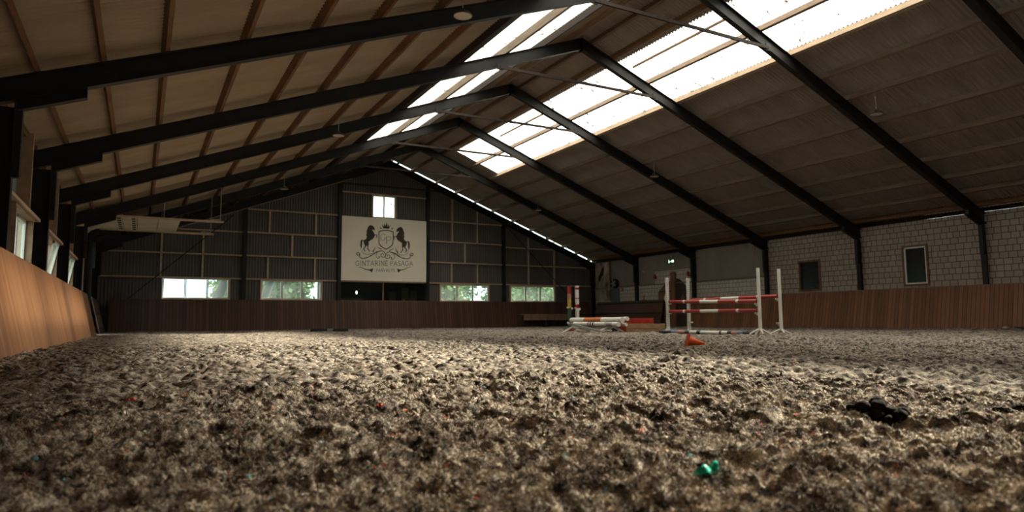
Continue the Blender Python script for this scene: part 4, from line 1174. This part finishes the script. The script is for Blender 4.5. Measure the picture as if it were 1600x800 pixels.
def scrap(name, x, y, sz, m, lb, cat, grp=None, seed=0):
    rr = random.Random(seed); z0 = gz(x, y, 0) + sz * .35; n = 7; mb = MB(); vs = []
    for j in range(n):
        for i in range(n):
            u = (i / (n - 1) - .5) * sz * 1.6; v = (j / (n - 1) - .5) * sz
            vs.append((x + u + rr.uniform(-.1, .1) * sz, y + v + rr.uniform(-.1, .1) * sz, z0 + sz * (.30 * math.sin(5 * u / sz + seed) + .22 * math.cos(6 * v / sz) + rr.uniform(-.12, .12))))
    fs = [(j * n + i, j * n + i + 1, (j + 1) * n + i + 1, (j + 1) * n + i) for j in range(n - 1) for i in range(n - 1) if not ((i in (0, n - 2)) and (j in (0, n - 2)))]
    mb.smooth = True; mb.add(vs, fs)
    o = mb.build(name, m, org=(x, y, z0)); so = o.modifiers.new('thickness', 'SOLIDIFY'); so.thickness = .0025
    tag(o, lb, cat, grp)
scrap('plastic_scrap', 1.26, 1.26, .040, M['teal'], 'crumpled teal green plastic scrap in the near footing', 'scrap', None, 3)
SG = 'red scraps in the footing'
for i, (x, y, s_, lb) in enumerate(((.81, 2.32, .022, 'bright red fabric scrap in the middle foreground footing'), (.56, 1.79, .013, 'small red scrap nearest the bottom middle of the picture'),
                                    (.99, 3.05, .016, 'tiny red scrap beyond the bright red one'), (-.02, 3.72, .020, 'red scrap alone on the window-side footing'))):
    scrap('fabric_scrap', x, y, s_, M['scrap_red'], lb, 'scrap', SG, 10 + i)

# loose fibres standing up from the footing near the viewpoint
def fibres(N):
    d = 1.15 * (4.6 / 1.15) ** rng.random(N)
    az = np.radians(rng.uniform(-12, 71, N))
    x = d * np.sin(az); y = d * np.cos(az)
    ok = (x > -.7) & (x < 4.0) & (y > .35) & (y < 4.1); x = x[ok]; y = y[ok]; n = len(x)
    z = ground(x, y, 0)
    hi = z + rng.normal(0, .008, n) > ground(x, y, 2) - .007
    x, y, z = x[hi], y[hi], z[hi]; n = len(x)
    L = rng.uniform(.007, .028, n); w = rng.uniform(.0006, .0015, n)
    a = rng.uniform(0, 2 * np.pi, n); el = rng.uniform(0, 1.3, n); curl = rng.uniform(-2.2, 2.2, n); drop = rng.uniform(.2, 1.6, n)
    P = []; px, py, pz = x.copy(), y.copy(), z - .003
    for k in range(5):
        P.append(np.stack([px, py, pz], -1))
        st = L / 4
        px = px + np.cos(a) * np.cos(el) * st; py = py + np.sin(a) * np.cos(el) * st; pz = pz + np.sin(el) * st
        a = a + curl / 4; el = el - drop / 4
    P = np.stack(P, 1)
    sx = rng.normal(size=(n, 3)); sx /= np.linalg.norm(sx, axis=1)[:, None]
    wid = (w[:, None] * np.array([1, 1, .9, .7, .3])[None])[..., None] * sx[:, None, :]
    V = np.stack([P - wid, P + wid], 2).reshape(-1, 3)
    b = (np.arange(n) * 10)[:, None, None] + (np.arange(4) * 2)[None, :, None] + np.array([0, 1, 3, 2])[None, None, :]
    q = b.reshape(-1, 4)
    me = bpy.data.meshes.new('loose_fibres')
    me.vertices.add(len(V)); me.vertices.foreach_set('co', V.ravel().astype(np.float32))
    me.loops.add(q.size); me.loops.foreach_set('vertex_index', q.ravel().astype(np.int32))
    me.polygons.add(len(q)); me.polygons.foreach_set('loop_start', (np.arange(len(q)) * 4).astype(np.int32))
    me.materials.append(M['fibre']); me.update(calc_edges=True)
    o = bpy.data.objects.new('loose_fibres', me); COL.objects.link(o)
    tag(o, 'loose curled textile fibres fluffing up from the near footing', 'fibres', kind='stuff')
fibres(520000)

# ------------------------------------------------------------------ outside: grass, hedge and trees behind the gable, trees on the window side
mb = MB(); mb.add([(-60, -40, -.25), (90, -40, -.25), (90, 110, -.25), (-60, 110, -.25)], [(0, 1, 2, 3)])
tag(mb.build('ground_outside', M['grass']), 'grass outside the hall', 'ground', kind='structure')
def leaves(name, c, r, n, size, m, par, seed):
    g = np.random.default_rng(seed)
    lum = g.normal(size=(14, 3)); lum /= np.linalg.norm(lum, axis=1)[:, None]; lum *= .62
    k = g.integers(0, 14, n); p = lum[k] + g.normal(size=(n, 3)) * .22
    p = p * np.array(r) + np.array(c)
    s = size * g.uniform(.6, 1.3, n)
    a = g.normal(size=(n, 3)); a /= np.linalg.norm(a, axis=1)[:, None]; b = np.cross(a, g.normal(size=(n, 3))); b /= np.linalg.norm(b, axis=1)[:, None]
    V = np.stack([p - a * s[:, None], p - b * s[:, None] * .5, p + a * s[:, None], p + b * s[:, None] * .5], 1).reshape(-1, 3) - np.array(tuple(par['_o']))
    me = bpy.data.meshes.new(name); me.from_pydata(V.tolist(), [], np.arange(4 * n).reshape(-1, 4).tolist()); me.materials.append(m)
    o = bpy.data.objects.new(name, me); COL.objects.link(o); o.parent = par
    return o
def tree(x, y, h, r, label, m, seed, lean=(0, 0), n=3500, tr=.22, size=.22, low=.45):
    t = thing('tree', label, 'tree', (x, y, -.25), 'trees outside the hall')
    top = (x + lean[0], y + lean[1], h * .75)
    mb = MB(); mb.tube([(x, y, -.3), (x + lean[0] * .4, y + lean[1] * .4, h * .35), top], [tr, tr * .8, tr * .4], 12); tk = mb.build('trunk', M['bark'], t)
    for k in range(4):
        a = k * 1.6 + seed; mb = MB()
        mb.tube([(x + lean[0] * .5, y + lean[1] * .5, h * .42 + k * .3), (x + lean[0] + math.cos(a) * r * .6, y + lean[1] + math.sin(a) * r * .6, h * .7)], [tr * .4, tr * .12], 8); mb.build('branch', M['bark'], tk)
    leaves('crown', (x + lean[0], y + lean[1], h * (low + 1) / 2), (r, r, h * (1 - low) / 2 + .6), n, size, m, t, seed)
tree(2.9, 41.5, 8.0, .9, 'dark leaning tree trunk seen through the gable window nearest the corner', M['leaf2'], 1, lean=(3.2, 0), tr=.30, low=.6, n=1500)
tree(5.0, 48.5, 5.0, .9, 'small pale green tree beyond the leaning trunks', M['leaf2'], 18, low=.02, n=3000)
tree(5.75, 43.0, 8.4, 1.0, 'dark leaning tree trunk seen through the second gable window', M['leaf'], 2, lean=(3.0, 0), tr=.28, low=.6, n=1500)
tree(8.0, 46.5, 6.5, 2.0, 'leafy green tree filling the second gable window', M['leaf2'], 3, low=.02, n=6000)
tree(15.6, 43.5, 7.0, 1.7, 'green tree behind the first window beyond the banner', M['leaf'], 4, low=.02, n=6000)
tree(19.6, 45.5, 7.0, 1.7, 'pale green tree between the two far-end gable windows', M['leaf2'], 5, low=.02, n=6000)
tree(23.8, 43.5, 6.0, 1.7, 'green tree behind the gable window nearest the jump standards', M['leaf'], 6, low=.02, n=6000)
tree(28.5, 48.0, 8.0, 2.4, 'tall green tree beyond the block wall corner of the gable', M['leaf2'], 7, low=.02, n=5000)
tree(13.2, 54.0, 14.0, 3.0, 'tall pale green tree seen through the small high gable window', M['leaf2'], 8, low=.25, n=6000)
tree(12.3, 45.5, 5.5, 1.2, 'leafy green tree behind the canteen', M['leaf'], 14, low=.02, n=3000)
tree(21.9, 50.0, 7.0, 2.0, 'green tree in the gap between the two far-end gable windows', M['leaf'], 15, low=.02, n=5000)
tree(17.4, 55.0, 7.0, 1.9, 'green tree in the gap behind the first window beyond the banner', M['leaf2'], 16, low=.02, n=5000)
tree(27.2, 43.5, 6.0, 1.1, 'narrow green tree past the gable window nearest the jump standards', M['leaf2'], 17, low=.02, n=3000)
tree(-9.5, 24.0, 6.5, 2.4, 'dark green tree outside the nearest white side window', M['leaf'], 9, low=.1, n=1800, size=.3)
tree(-10.5, 36.0, 7.0, 2.6, 'green tree outside the tilted side windows', M['leaf'], 10, low=.1, n=2500, size=.3)
tree(-8.5, 45.0, 7.0, 3.0, 'green tree outside beyond the overhead door opening', M['leaf2'], 12, low=.05, n=4000)
